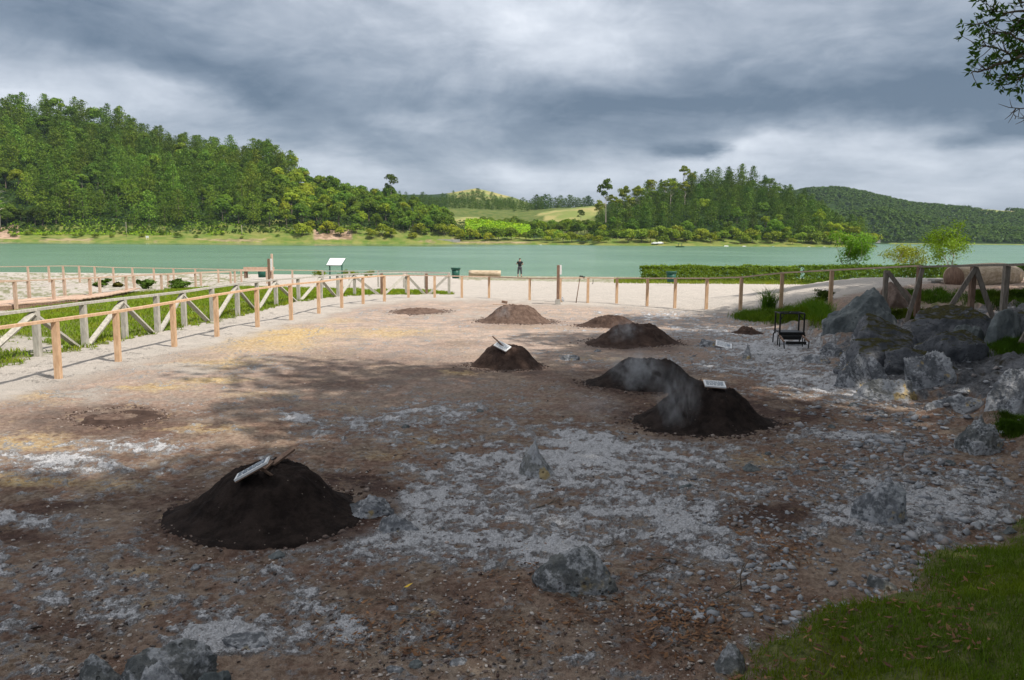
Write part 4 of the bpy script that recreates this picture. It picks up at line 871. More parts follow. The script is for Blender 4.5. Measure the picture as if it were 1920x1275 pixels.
def pebbles():
    b = bmesh.new(); bmesh.ops.create_icosphere(b, subdivisions=1, radius=1); V0 = np.array([v.co[:] for v in b.verts]); F0 = np.array([[v.index for v in f.verts] for f in b.faces]); b.free()
    def field(name, label, n, fx, wmin, wmax, mat, seed, maxh=.6):
        rng = np.random.default_rng(seed); pts = fx(rng, n); x, y = pts[:, 0], pts[:, 1]; n = len(x); s = (wmin + (wmax - wmin) * rng.random(n) ** 3.2)
        z = Hn(x, y) + s * .15; A = V0[None] * (1 + .9 * (rng.random((n, len(V0), 1)) - .5)) + .22 * rng.normal(size=(n, len(V0), 3)); a = rng.random(n) * 6.28; sx = (.8 + .5 * rng.random(n)) * s; sy = (.6 + .4 * rng.random(n)) * s; sz = s * (.35 + .3 * rng.random(n))
        X = A[:, :, 0] * sx[:, None]; Y = A[:, :, 1] * sy[:, None]; Z = A[:, :, 2] * sz[:, None]; c, s_ = np.cos(a)[:, None], np.sin(a)[:, None]
        V = np.stack([X * c - Y * s_ + x[:, None], X * s_ + Y * c + y[:, None], Z + z[:, None]], -1).reshape(-1, 3); Q = (F0[None] + (np.arange(n) * len(V0))[:, None, None]).reshape(-1, 3)
        tag(link(name, mesh_np(name, V, Q, mat)), label, 'gravel', kind='stuff')
    def img(boxes):
        def f(rng, n):
            out = []
            tot = sum(b[4] for b in boxes)
            for l, t, r, bt, w in boxes:
                m = int(n * w / tot); px = rng.uniform(l, r, m); py = t + (bt + 60 * (bt > 1200) - t) * rng.random(m) ** .75; px = px + rng.normal(size=m) * 45; hz = 439 + .0076 * px; zz = .55 * sm(px, 1500, 1850); y = (CAMZ - zz) * F / (py - hz); x = (px - CX) / F * y
                k = (fbm(x * 1.6, y * 1.6, 63, 4) + .30 * rng.random(m) > .56) & (SG(x, y) < -.02); out.append(np.stack([x[k], y[k]], 1))
            return np.concatenate(out)
        return f
    field('pale_pebbles', 'pale pebbles and grit scattered over the pit floor', 11000, img([(0, 700, 640, 1275, 3), (640, 700, 1500, 1275, 5), (300, 600, 1500, 700, 1)]), .002, .016, PEB_P, 3)
    field('bank_scree', 'loose blue grey stones covering the rocky bank on the right', 9000, img([(1480, 700, 1920, 1080, 6), (1250, 900, 1600, 1200, 2), (1300, 590, 1560, 700, 1.5)]), .003, .036, PEB_G, 4)
    field('bank_rubble', 'broken grey rubble stones lying between the outcrops of the right bank', 1500, img([(1540, 640, 1920, 820, 4), (1600, 820, 1920, 940, 1)]), .012, .065, PEB_G, 14)
    field('dark_pebbles', 'dark stones and clods on the soil', 5000, img([(0, 960, 1400, 1275, 5), (600, 750, 1500, 960, 2)]), .003, .018, PEB_D, 6)
def peb_mat(name, cols):
    m, t, bs, o = newmat(name); g = t.add('ShaderNodeNewGeometry'); c = t.ramp(g.outputs['Random Per Island'], [(i / max(1, len(cols) - 1), c) for i, c in enumerate(cols)]); n = t.noise(coords(t), 60, 4, .6)
    t.l.new(t.vm('SCALE', c, sc=t.m('ADD', .65, t.m('MULTIPLY', n, .7))), bs.inputs['Base Color']); bs.inputs['Roughness'].default_value = .9; bs.inputs['Specular IOR Level'].default_value = .2; return m
PEB_P = peb_mat('pale_stones', [(.26, .23, .20), (.42, .37, .33), (.55, .50, .46), (.30, .20, .16)]); PEB_G = peb_mat('grey_stones', [(.16, .16, .17), (.28, .29, .31), (.40, .41, .43), (.22, .18, .16)]); PEB_D = peb_mat('dark_stones', [(.05, .042, .038), (.10, .085, .08), (.15, .12, .11), (.08, .05, .042)])
pebbles()
clods()

# leaf litter and twigs
def litter():
    rng = np.random.default_rng(9); n = 3400; boxes = [(560, 1150, 1420, 1275, 5, .5), (1380, 920, 1560, 1010, 1.2, .3), (1440, 1040, 1920, 1275, 2.2, .9), (1500, 700, 1900, 1020, 1.4, .9), (900, 1080, 1300, 1180, .9, .4), (1230, 1150, 1420, 1240, 1.4, .3)]; tot = sum(b[4] for b in boxes); VV = []; QQ = []; k0 = 0
    for l, t, r, bt, w, _ in boxes:
        m = int(n * w / tot); px = rng.uniform(l, r, m); py = rng.uniform(t, bt, m); zz = np.where(px > 1400, .3, 0); y = (CAMZ - zz) * F / (py - 446); x = (px - CX) / F * y; k = fbm(x * 2.2, y * 2.2, 91, 4) + .5 * rng.random(m) > .72; x, y = x[k], y[k]; m = len(x)
        s = (SG(x, y)) > 0; z = Hn(x, y) + .012 + .03 * s; L = rng.uniform(.012, .034, m); a = rng.random(m) * 6.28; til = rng.uniform(-.5, .5, m); wv = L * rng.uniform(.22, .4, m)
        ca, sa = np.cos(a), np.sin(a); T = np.stack([ca, sa, til * .5], 1) * L[:, None]; B = np.stack([-sa, ca, rng.uniform(-.6, .6, m)], 1) * wv[:, None]; C = np.stack([x, y, z], 1); U = np.array([0, 0, 1.0])
        V = np.stack([C - T, C - T * .2 + B, C + T + U * (L * .25)[:, None], C - T * .2 - B], 1).reshape(-1, 3); Q = np.arange(4 * m).reshape(-1, 4) + k0; VV.append(V); QQ.append(Q); k0 += 4 * m
    m = peb_mat('dry_leaf', [(.07, .038, .025), (.15, .075, .04), (.26, .14, .07), (.11, .06, .04)]); tag(link('fallen_leaves', mesh_np('fallen_leaves', np.concatenate(VV), np.concatenate(QQ), m)), 'dry orange brown leaves fallen on the near soil and grass', 'fallen leaves', kind='stuff')
    tw = [((1390, 1110), (1415, 1060), (1398, 1085)), ((1340, 1125), (1400, 1098), (1370, 1112)), ((1005, 955), (1050, 940), (1030, 949)), ((1210, 1050), (1290, 1060), (1250, 1052)), ((1130, 1030), (1160, 1025), (1145, 1028)), ((1190, 1085), (1260, 1060), (1225, 1076)), ((740, 1152), (800, 1160), (770, 1158))]
    lb = ['forked bare twig upright near the grass bank', 'long thin twig lying toward the forked twig', 'short dark twig on the bare soil below the pointed rock', 'curved twig right of the green boulder', 'short dark twig above the green boulder', 'thin twig rising from the right end of the green boulder', 'twig among dry leaves in the near soil']
    for i, (p, q, c) in enumerate(tw):
        b = MB(); A = gh(*p); Q_ = gh(*q); Cc = gh(*c) + Vector((0, 0, .02)); up_ = .02
        if i == 0: Q_ = Vector((A.x + .06, A.y + .03, A.z + .22)); Cc = (A + Q_) / 2 + Vector((-.04, 0, .0))
        b.tube([A + Vector((0, 0, .01)), Cc, Q_ + Vector((0, 0, up_))], [.006, .005, .002], 5); b.tube([Cc, Cc + (Q_ - A) * .3 + Vector((.03, .05, .04))], [.004, .001], 4)
        tag(b.build('twig', M_BARK, None, A), lb[i], 'twig')
litter()
rg2 = random.Random(3)
yl = MB(); c_ = gh(765, 1108); yl.addm([c_ + Vector((-.03, 0, .02)), c_ + Vector((0, -.016, .03)), c_ + Vector((.034, .01, .05)), c_ + Vector((0, .018, .035))], [(0, 1, 2, 3)]); tag(yl.build('leaf', simple('yellow_leaf', (.65, .42, .03), (.75, .5, .05), 10, .6, 0, .001), None, c_), 'single bright yellow leaf on the brown soil', 'leaf')

# ------------------------------------------------------------------ fences
def post_box(b, p, top, w, lean=0.0, dp=None):
    p = Vector(p); a = p + Vector((-lean * .0, 0, -.15)); t = Vector((p.x - lean, p.y, top)); b.beam(a, t, w, dp or w, (0, 1, 0))
def rails(t, tops, w, h, mat, span=1):
    # rails run post to post; each length of timber covers 'span' bays
    i = 0
    while i < len(tops) - 1:
        j = min(i + span, len(tops) - 1); b = MB()
        for k in range(i, j): b.beam(Vector(tops[k]) + Vector((0, 0, h / 2 + .003)), Vector(tops[k + 1]) + Vector((0, 0, h / 2 + .003)), w, h)
        b.build('rail', mat, t); i = j
def build_inner():
    P = [(110, 603, 710), (222, 587, 678), (327, 569, 650), (407, 555, 631), (483, 543, 613), (546, 535, 600), (598, 530, 588), (641, 524, 577), (681, 521, 570), (721, 518, 565), (766, 517, 558), (815, 518, 558), (866, 519, 558), (917, 520, 559), (993, 523, 563), (1050, 523, 567), (1102, 522, 568), (1156, 523, 569), (1213, 523, 574), (1265, 523, 578), (1324, 523, 580), (1388, 521, 581)]
    base = [gh(x, b) for x, t, b in P]; tops = [(b.x, b.y, topz(x, t, b.y)) for (x, t, _), b in zip(P, base)]
    t = thing('wooden_fence', 'new orange timber post and rail fence running round the near side of the pit', 'fence', base[0])
    a = Vector(tops[0]) + (Vector(tops[0]) - Vector(tops[1])) * 1.0; g = Vector((a.x, a.y, float(Hn(a.x, a.y)))); base2 = [g] + base; tops2 = [tuple(a)] + tops
    a2 = a + (Vector(tops[0]) - Vector(tops[1])); base2 = [Vector((a2.x, a2.y, float(Hn(a2.x, a2.y))))] + base2; tops2 = [tuple(a2)] + tops2
    right = [(1467, 513, 24.6), (1560, 508, 22.6), (1725, 500, 20.0)]
    for x, tp, d in right:
        q = at(x, tp, d); base2.append(Vector((q.x, q.y, float(Hn(q.x, q.y))))); tops2.append(tuple(q))
    for i, (b0, tp) in enumerate(zip(base2, tops2)):
        b = MB(); post_box(b, b0, tp[2], .095 if i < len(base2) - 1 else .11); pm = M_WOOD_N if i < 26 else M_WOOD_D; b.build('post', pm, t)
    rails(t, tops2[:12], .10, .045, M_WOOD_N, 2); rails(t, tops2[11:], .10, .04, M_WOOD_P, 2)
    # braced grey fence continuing on the right bank
    t = thing('wooden_fence', 'weathered braced timber fence on the rocky bank at the right edge', 'fence', base2[-1])
    R = [(1727, 502, 19.9), (1826, 500, 17.4), (1888, 499, 15.9), (1990, 497, 14.3)]; R0 = (1662, 507, 20.9)
    tp = []; bs = []
    for x, tt, d in [R0] + R: q = at(x, tt, d); tp.append(q); bs.append(Vector((q.x, q.y, float(Hn(q.x, q.y)))))
    for i, (q, g) in enumerate(zip(tp, bs)):
        if i == 1: continue
        b = MB(); post_box(b, g, q.z, .10); b.build('post', M_WOOD_D if i in (2,) else M_WOOD_R, t)
    rails(t, [tuple(q) for q in tp[1:]], .10, .045, M_WOOD_R, 1)
    for (a, c) in ((0, (1718, 578)), (1, (1695, 578)), (2, (1738, 578)), (2, (1872, 590)), (4, (1905, 602))):
        e = at(c[0], c[1], bs[a].y + .05); dd = bs[a].y - .05
        for _ in range(3): e = at(c[0], c[1], dd)
        gz = float(Hn(e.x, e.y)); b = MB(); b.beam(tp[a] + Vector((0, -.08, -.02)), (e.x, e.y - .08, gz - .12), .10, .04, (0, 1, 0)); b.build('brace', M_WOOD_R, t)
build_inner()
def build_grey():
    P = [(-60, 600, 690), (72, 583, 668), (160, 571, 648), (235, 562, 635), (296, 555, 623), (346, 549, 612), (399, 541, 602), (446, 534, 592), (483, 530, 579), (518, 526, 572), (560, 523, 564), (602, 519, 560), (634, 517, 556), (665, 515, 553), (716, 513, 552), (762, 512, 551), (800, 513, 551), (842, 513, 551)]
    base = [gh(x, b) for x, t, b in P]; tops = [Vector((b.x, b.y, topz(x, t, b.y))) for (x, t, _), b in zip(P, base)]
    t = thing('wooden_fence', 'weathered grey timber fence with diagonal braces along the lawn', 'fence', base[1])
    for i, (b0, tp) in enumerate(zip(base, tops)):
        b = MB(); post_box(b, b0, tp.z, .115, .0); b.build('post', M_WOOD_D if i in (14, 16) else M_WOOD_G, t)
        if i % 2 == 1 or i in (15, 17):
            if i in (16,): continue
            for j in (i - 1, i + 1):
                if 0 <= j < len(base):
                    e = base[j] + (base[i] - base[j]) * .06; b = MB(); b.beam(tp + Vector((0, -.09, -.05)), e + Vector((0, -.09, -.05)), .11, .05, (0, 1, 0)); b.build('brace', M_WOOD_G, t)
    rails(t, [tuple(q) for q in tops], .12, .05, M_WOOD_G, 2)
build_grey()
def simple_fence(label, pts, ht, w, mat, rw, rh, span=2, rmat=None):
    # pts: (px, depth, rail top py)
    tops = [at(x, tp, d) for x, d, tp in pts]; base = [Vector((q.x, q.y, float(Hn(q.x, q.y)))) for q in tops]
    t = thing('wooden_fence', label, 'fence', base[0])
    for g, q in zip(base, tops): b = MB(); post_box(b, g, q.z, w); b.build('post', mat, t)
    rails(t, [tuple(q) for q in tops], rw, rh, rmat or mat, span); return t
def lerp(a, b, k): return a + (b - a) * k
xs = [-60, -10, 52, 91, 118, 148, 177, 212, 248, 288, 325, 366, 409, 452, 500, 548, 605]; ry = [(-60, 501), (0, 501), (135, 499), (212, 502), (325, 504), (452, 506), (605, 508)]
simple_fence('pinkish timber fence along the lake shore at the left, farthest from the camera', [(x, lerp(50, 54, k / 16), float(interp(x, ry))) for k, x in enumerate(xs)], .95, .10, M_WOOD_P, .08, .04)
xs = [-45, 27, 99, 168, 236, 302, 366, 432]; simple_fence('pinkish timber railing on the near side of the boardwalk at the left', [(x, [26.5, 28.5, 31, 33.5, 36.5, 40, 44, 48][k], float(interp(x, [(-45, 532), (0, 530), (100, 525), (185, 522), (250, 518), (370, 513), (452, 510)]))) for k, x in enumerate(xs)], .95, .10, M_WOOD_P, .09, .04)
xs = [-20, 53, 120, 186, 251, 315, 376, 440, 500]; simple_fence('pinkish timber railing on the far side of the boardwalk at the left', [(x, [29.5, 32, 34.5, 37, 40, 43, 47, 51, 52][k], float(interp(x, [(-20, 528), (50, 527), (185, 521), (251, 517), (376, 511), (452, 508), (520, 508)]))) for k, x in enumerate(xs)], .95, .10, M_WOOD_P, .09, .04)
simple_fence('grey timber fence crossing the gravel behind the lawn', [(605, 47, 509), (655, 47, 509), (709, 47, 508.5), (757, 46.5, 509.5), (797, 46, 510.5), (843, 45, 512)], .95, .10, M_WOOD_G, .08, .045)
def boardwalk():
    b = MB(); e = MB(); pts = [(-80, 26.5), (0, 28), (60, 29.5), (140, 31.5), (235, 36)]; a = [at(x, 575, d) for x, d in pts]; c = [at(x + 25, 565, d + 2.6) for x, d in pts]
    t = thing('boardwalk', 'low timber boardwalk with a dark edge at the far left', 'boardwalk', a[0])
    for i in range(len(pts) - 1):
        n = 12
        for k in range(n):
            p = a[i].lerp(a[i + 1], (k + .5) / n); q = c[i].lerp(c[i + 1], (k + .5) / n); L = (a[i + 1] - a[i]).length / n * .9; zt = max(float(Hn(p.x, p.y)), float(Hn(q.x, q.y))) + .16; b.beam((p.x, p.y, zt), (q.x, q.y, zt), L, .04)
        z1 = float(Hn(a[i].x, a[i].y)) + .04; z2 = float(Hn(a[i + 1].x, a[i + 1].y)) + .04; e.beam((a[i].x, a[i].y - .03, z1), (a[i + 1].x, a[i + 1].y - .03, z2), .07, .16)
    b.build('deck', M_WOOD_P, t); e.build('edge_beam', M_WOOD_D, t)
boardwalk()

# ------------------------------------------------------------------ signs and boards
def board(label, px, py, d, w, h, tiltx, rz, pitch_roll=0, stake=None, name='sign_board', lift=0):
    q = at(px, py, d); t = thing(name, label, 'sign', (q.x, q.y, q.z + lift)); t.rotation_euler = (tiltx, pitch_roll, rz)
    b = MB(); b.box((0, 0, 0), (w, h, .018)); me = b.build('panel', M_WHITE, t, None)
    me.data.transform(Matrix.Translation(t.location)); c = MB()
    r = random.Random(int(px)); y = h * .36
    while y > -h * .38:
        x = -w * .42
        while x < w * .40:
            l = min(r.uniform(.04, .10) * w * 2, w * .42 - x); c.box((x + l / 2, y, .011), (l, h * .022, .003)); x += l + w * .03
        y -= h * .10
    c.box((w * .27, h * .0, .0112), (w * .2, h * .3, .003)); o = c.build('printed_lines', M_PRINT, t); o.data.transform(Matrix.Translation(t.location))
    f = MB(); f.box((0, 0, -.014), (w * 1.02, h * 1.02, .01)); o = f.build('backing', M_WOOD_D, t); o.data.transform(Matrix.Translation(t.location))
    if stake:
        k = MB(); k.tube(stake, [.014] * len(stake), 6); o = k.build('stake', M_WOOD_D, t); o.data.transform(Matrix.Translation(t.location))
    return t
m = MD[1]; board('narrow white printed board leaning on top of the large front mound', 473, 879, m['y'] - .26, .30, .17, .02, .15, -.50, [(.05, .02, -.02), (.1, .05, -.16)])
m = MD[2]; board('white printed board lying level on top of the right black mound', 1340, 720, m['y'] - .12, .27, .22, .18, -.1, .06, [(-.08, -.05, -.02), (-.09, -.04, -.14)])
m = MD[4]; board('small white printed sign tilted right on top of the middle brown mound', 942, 649, m['y'] - .26, .28, .19, .40, -.45, .38, [(-.25, .02, .09), (.1, 0, -.03)])
g = gh(1357, 652); board('white printed board fallen on the pale ground left of the metal rack', 1357, 648, g.y, .36, .30, .30, -.2, .22, None, lift=.02)
def wood_bits():
    m = MD[1]; z = m['z'] + m['h'] * .98; b = MB(); b.beam((m['x'] + .02, m['y'] + .06, z - .01), (m['x'] + .16, m['y'] + .22, z + .09), .06, .018); tag(b.build('wood_offcut', M_WOOD_D, None, (m['x'], m['y'], z)), 'reddish wood offcut behind the board on the large front mound', 'wood offcut')
    b = MB(); b.beam((m['x'] - .03, m['y'] - .08, z - .03), (m['x'] + .03, m['y'] + .03, z + .03), .04, .016); tag(b.build('wood_offcut', M_WOOD_D, None, (m['x'], m['y'], z)), 'short wood piece below the board on the large front mound', 'wood offcut')
    m = MD[7]; q = at(935, 571, m['y'] - .1); b = MB(); b.beam((q.x - .16, q.y, q.z + .01), (q.x + .28, q.y + .05, q.z), .10, .022); tag(b.build('plank', M_WOOD_P, None, q), 'thin plank lying over the top of the sunlit reddish mound', 'plank')
    q = at(946, 567, m['y'] - .05); b = MB(); b.box((q.x, q.y, q.z + .01), (.17, .1, .07), Matrix.Rotation(.15, 3, 'Y')); tag(b.build('wooden_block', M_WOOD_D, None, q), 'brown block standing on the plank of the sunlit mound', 'block')
wood_bits()
def sign_post(label, x, topy, basey, d, w, panel, base_block=False, mat=M_WOOD_D, lean=0, rear=True):
    q = at(x, topy, d); g = Vector((q.x, q.y, float(Hn(q.x, q.y)))); t = thing('sign_post', label, 'sign post', g)
    b = MB(); post_box(b, g + Vector((lean, 0, 0)), q.z, w, lean); b.build('post', mat, t)
    if panel: b = MB(); pw, ph, off = panel; b.box((q.x + off, q.y + .07, q.z - ph / 2), (pw, .02, ph)); b.build('panel', M_WHITE, t)
    if base_block: b = MB(); b.box((g.x, g.y, g.z + .08), (.19, .22, .22), None, .92); b.build('footing', M_CONC, t)
    return t
sign_post('tall wooden post with a white panel edge behind it, at the fence in the middle', 1047, 497, 567, 29.0, .10, (.15, .34, .05), True)
sign_post('tall brown post with a pale panel edge, standing beyond the lawn', 503.5, 485, 552, 34.5, .09, (.08, .5, .09), False)
sign_post('thin pale pole rising behind the brown post beyond the lawn', 509.5, 476, 516, 58, .13, None, False, M_WOOD_P)
rock('pale rounded stone beside the footing of the tall wooden post', 1048, 1058, 567, 556, R_WHITE, 77, .8, 9, .08)
def hoe():
    a = gh(1080, 568); q = at(1087.5, 520, a.y + .28); t = thing('hoe', 'long handled hoe leaning against the fence rail', 'hoe', a); b = MB(); b.tube([a, q], [.018, .016], 7); b.build('handle', M_WOOD_D, t)
    b = MB(); b.box(q + Vector((.07, 0, .03)), (.16, .06, .04), Matrix.Rotation(.3, 3, 'Y')); b.tube([q + Vector((-.02, 0, .03)), q + Vector((.1, 0, .05))], [.025, .022], 7); b.box(q + Vector((.15, -.03, -.0)), (.02, .14, .10), Matrix.Rotation(.25, 3, 'Y')); b.build('blade', M_METAL, t)
    q = at(1112, 524, 29.3); t = MB(); t.tube([q + Vector((0, 0, 0)), q + Vector((.0, 0, -.12)), q + Vector((-.02, 0, -.17)), q + Vector((-.04, 0, -.15))], [.01] * 4, 6); tag(t.build('hook', M_METAL, None, q), 'small dark hook hanging from the fence rail right of the hoe', 'hook')
hoe()
def rack():
    g = gh(1495, 655); d = g.y; t = thing('metal_rack', 'tall dark metal rack frame with shelves standing on the pale rocky ground', 'rack', (at(1480, 640, d + .9).x, d + .9, 0)); X = lambda px, dd: at(px, 640, dd).x
    d1, d2 = d + .75, d + 1.15; xl, xr = X(1461, d1), X(1506, d1); z0 = float(Hn(xl, d1)); H = .74; b = MB(); r = .014
    for i, (x, y) in enumerate(((xl, d1), (xr, d1), (xl + .02, d2), (xr + .02, d2))):
        p = MB(); zb = float(Hn(x, y)); p.beam((x, y, zb + .22), (x, y, z0 + H), .03, .03, (0, 1, 0)); p.beam((x + (-.04 if x < 0.5 * (xl + xr) else .04), y, zb - .04), (x + (-.03 if x < .5 * (xl + xr) else .03), y, zb + .24), .022, .022, (0, 1, 0)); p.build('leg', M_METAL, t)
    zt = z0 + H
    for y in (d1, d2): b.beam((xl, y, zt), (xr, y, zt), .026, .026)
    for x in (xl, xr): b.beam((x, d1, zt + .003), (x, d2, zt + .003), .026, .02)
    for k in range(3):
        x = lerp(xl, xr, k / 3); x2 = lerp(xl, xr, (k + 1) / 3); b.tube([(x, d1 if k % 2 else d2, zt), (x2, d2 if k % 2 else d1, zt)], [.009, .009], 6)
    b.tube([(xl, d1, zt - .16), (xl + .10, d1, zt)], [.01] * 2, 6); b.tube([(xr, d1, zt - .16), (xr - .14, d1, zt)], [.01] * 2, 6); b.build('top_frame', M_METAL, t)
    s = MB(); s.box(((xl + xr) / 2, (d1 + d2) / 2, z0 + .30), (xr - xl, d2 - d1 + .1, .02)); s.box(((xl + xr) / 2, d1 - .05, z0 + .27), (xr - xl + .02, .02, .09)); s.build('tray', M_METAL, t)
    s = MB(); s.box(((xl + xr) / 2 - .02, d1 - .10, z0 + .17), ((xr - xl) * .75, .03, .05)); s.build('crossbar', M_METAL, t)
    t = thing('metal_stand', 'low dark metal stand in front of the taller metal rack', 'stand', g); xl, xr = X(1470, d), X(1517, d); z0 = g.z
    for x, sx in ((xl, -1), (xr, 1)):
        p = MB(); zb = float(Hn(x, d)); p.tube([(x + .02 * sx * -1, d, zb - .03), (x, d, zb + .15), (x, d, zb + .17)], [.013] * 3, 6); p.build('leg', M_METAL, t)
        p = MB(); p.tube([(x * 1 - .02 * sx, d + .34, zb), (x - .02 * sx, d + .34, zb + .26)], [.012] * 2, 6); p.build('leg', M_METAL, t)
        p = MB(); p.beam((x, d, zb + .17), (x - .02 * sx, d + .36, zb + .26), .035, .03); p.build('side_rail', M_WOOD_D, t)
    p = MB(); p.box(((xl + xr) / 2, d + .02, z0 + .14), ((xr - xl) * .8, .03, .06)); p.build('crossbar', M_METAL, t); p = MB(); p.box(((xl + xr) / 2, d + .32, z0 + .24), ((xr - xl) * .8, .03, .04)); p.build('crossbar', M_METAL, t)
rack()

# ------------------------------------------------------------------ lakeside furniture
def info_board():
    d = 66; q = at(629, 496, d); g = Vector((q.x, q.y, float(Hn(q.x, q.y)))); t = thing('information_board', 'sloping white information board on two dark green posts at the lake edge', 'information board', g)
    w, h = 1.28, .8; R = Matrix.Rotation(.75, 3, 'X') @ Matrix.Identity(3); c = at(629.5, 490.5, d); b = MB()
    pts = [Vector((-w / 2 - .07, -h / 2, 0)), Vector((w / 2 - .15, -h / 2, 0)), Vector((w / 2 + .1, h / 2, 0)), Vector((-w / 2 + .12, h / 2, 0))]; P = [c + R @ p for p in pts]; Q = [c + R @ (p + Vector((0, 0, -.03))) for p in pts]
    b.addm(P + Q, [(0, 1, 2, 3), (7, 6, 5, 4), (0, 4, 5, 1), (1, 5, 6, 2), (2, 6, 7, 3), (3, 7, 4, 0)]); b.build('panel', M_WHITE, t)
    f = MB(); pts = [p * 1.05 for p in pts]; f.addm([c + R @ (p + Vector((0, 0, -.035))) for p in pts] + [c + R @ (p + Vector((0, 0, -.08))) for p in pts], [(0, 1, 2, 3), (7, 6, 5, 4), (0, 4, 5, 1), (1, 5, 6, 2), (2, 6, 7, 3), (3, 7, 4, 0)]); f.build('frame', M_GREEN, t)
    l = MB()
    for k in range(5): l.addm([c + R @ Vector((x, y, .006)) for x, y in ((-.25 + .02 * k, .12 - .09 * k), (.28 + .02 * (k % 3), .12 - .09 * k), (.28, .09 - .09 * k), (-.25, .09 - .09 * k))], [(0, 1, 2, 3)])
    l.build('printed_lines', M_PRINT, t)
    for sx in (-.52, .48): p = MB(); p.beam((c.x + sx, c.y + .1, g.z - .1), (c.x + sx, c.y + .1, c.z - .02 + .07), .09, .09, (0, 1, 0)); p.build('post', M_GREEN, t)
info_board()
def bin_(label, x, topy, d, r=.32, h=.75):
    q = at(x, topy, d); g = Vector((q.x, q.y, q.z - h)); t = thing('litter_bin', label, 'bin', g); b = MB(); b.tube([g, g + Vector((0, 0, h * .8))], [r * .78, r * .9], 18); b.build('body', M_GREEN, t); b = MB(); b.tube([g + Vector((0, 0, h * .8)), g + Vector((0, 0, h * .97)), g + Vector((0, 0, h))], [r * .98, r * 1.1, r * 1.12], 18); b.build('rim', M_GREEN, t)
bin_('dark green round litter bin left of the log at the lake edge', 854.5, 502, 57); bin_('green round litter bin in front of the hedge', 1259, 509, 56, .37, .72); bin_('dark green bin rim just above the far fence left of the tall brown post', 491, 500.5, 62, .36, .8)
def log(label, a, b_, ra, rb, mat, name='log', n=22, seed=1, cut=False):
    rr = random.Random(seed); t = MB(); pts = []; rad = []
    for i in range(9): k = i / 8; pts.append(Vector(a).lerp(Vector(b_), k)); rad.append(lerp(ra, rb, k) * (1 + rr.uniform(-.04, .04)))
    t.tube(pts, rad, n); return t
p = at(879, 512, 71); q = at(939, 513, 71); t = log('', p, q, .26, .28, M_LOG); tag(t.build('log', M_LOG, None, p), 'pale barkless log lying at the lake edge left of the standing person', 'log')
def biglog():
    d = 27.5; p = at(1806, 520, d - .2); q = at(1912, 516, d + 1.3); t = thing('log', 'huge cut log lying beyond the braced fence at the right edge', 'log', p); n = 26; V = []; Fx = []
    rr = random.Random(8); ax = (q - p).normalized(); sd = ax.cross(Vector((0, 0, 1))).normalized(); u_ = sd.cross(ax); m = 15; prof = [(-.25, 0), (-.25, .40), (0, .43), (.4, .45), (.8, .46), (1.1, .44), (1.35, .40), (1.55, .30), (1.66, .16), (1.68, 0)]
    L = (q - p).length; k0 = fbm(np.arange(n) * .5, np.zeros(n), 5, 3)
    for s_, r_ in prof:
        for k in range(n):
            an = 2 * math.pi * k / n; r2 = max(r_, .01) * (1 + .10 * (k0[k] - .5) * 2) * 1.0; V.append(p + ax * (s_ / 1.68 * L) + (sd * math.cos(an) + u_ * math.sin(an)) * r2)
    for i in range(len(prof) - 1):
        for k in range(n): Fx.append((i * n + k, i * n + (k + 1) % n, (i + 1) * n + (k + 1) % n, (i + 1) * n + k))
    b = MB(); b.addm(V, Fx, True); b.build('trunk', M_LOG, t)
    c = MB(); e = p + ax * (-.26 / 1.68 * L); c.tube([e, e - ax * .012], [.37, .37], 24); c.build('cut_face', M_WOOD_D, t)
    g = at(1895, 538, d + .9); c = MB(); c.box((g.x, g.y, float(Hn(g.x, g.y)) + .06), (.25, .3, .16)); tag(c.build('log_chock', M_WOOD_D, None, g), 'wooden chock under the right end of the huge log', 'chock')
    g = at(1768, 534, d + .5); c = MB(); z = float(Hn(g.x, g.y)); c.box((g.x, g.y, z + .10), (.85, .5, .07)); c.box((g.x - .25, g.y, z + .02), (.12, .4, .12)); c.box((g.x + .25, g.y, z + .02), (.12, .4, .12)); tag(c.build('stone_bench', M_CONC, None, g), 'low flat slab bench at the left end of the huge log', 'bench')
biglog()
def table_left():
    d = 57; p = at(454, 507, d); q = at(512, 507, d); t = thing('wooden_bench', 'pinkish timber bench behind the far fence left of the tall brown post', 'bench', p); b = MB(); b.beam(p, q, .5, .12); b.build('seat', M_WOOD_P, t); b = MB(); b.beam(p + Vector((.0, .3, .12)), q + Vector((0, .3, .12)), .06, .22); b.build('backrest', M_WOOD_P, t)
    for k in (.12, .88): e = p.lerp(q, k); l = MB(); l.box((e.x, e.y, e.z - .30), (.14, .4, .48)); l.build('leg', M_WOOD_D, t)
table_left()

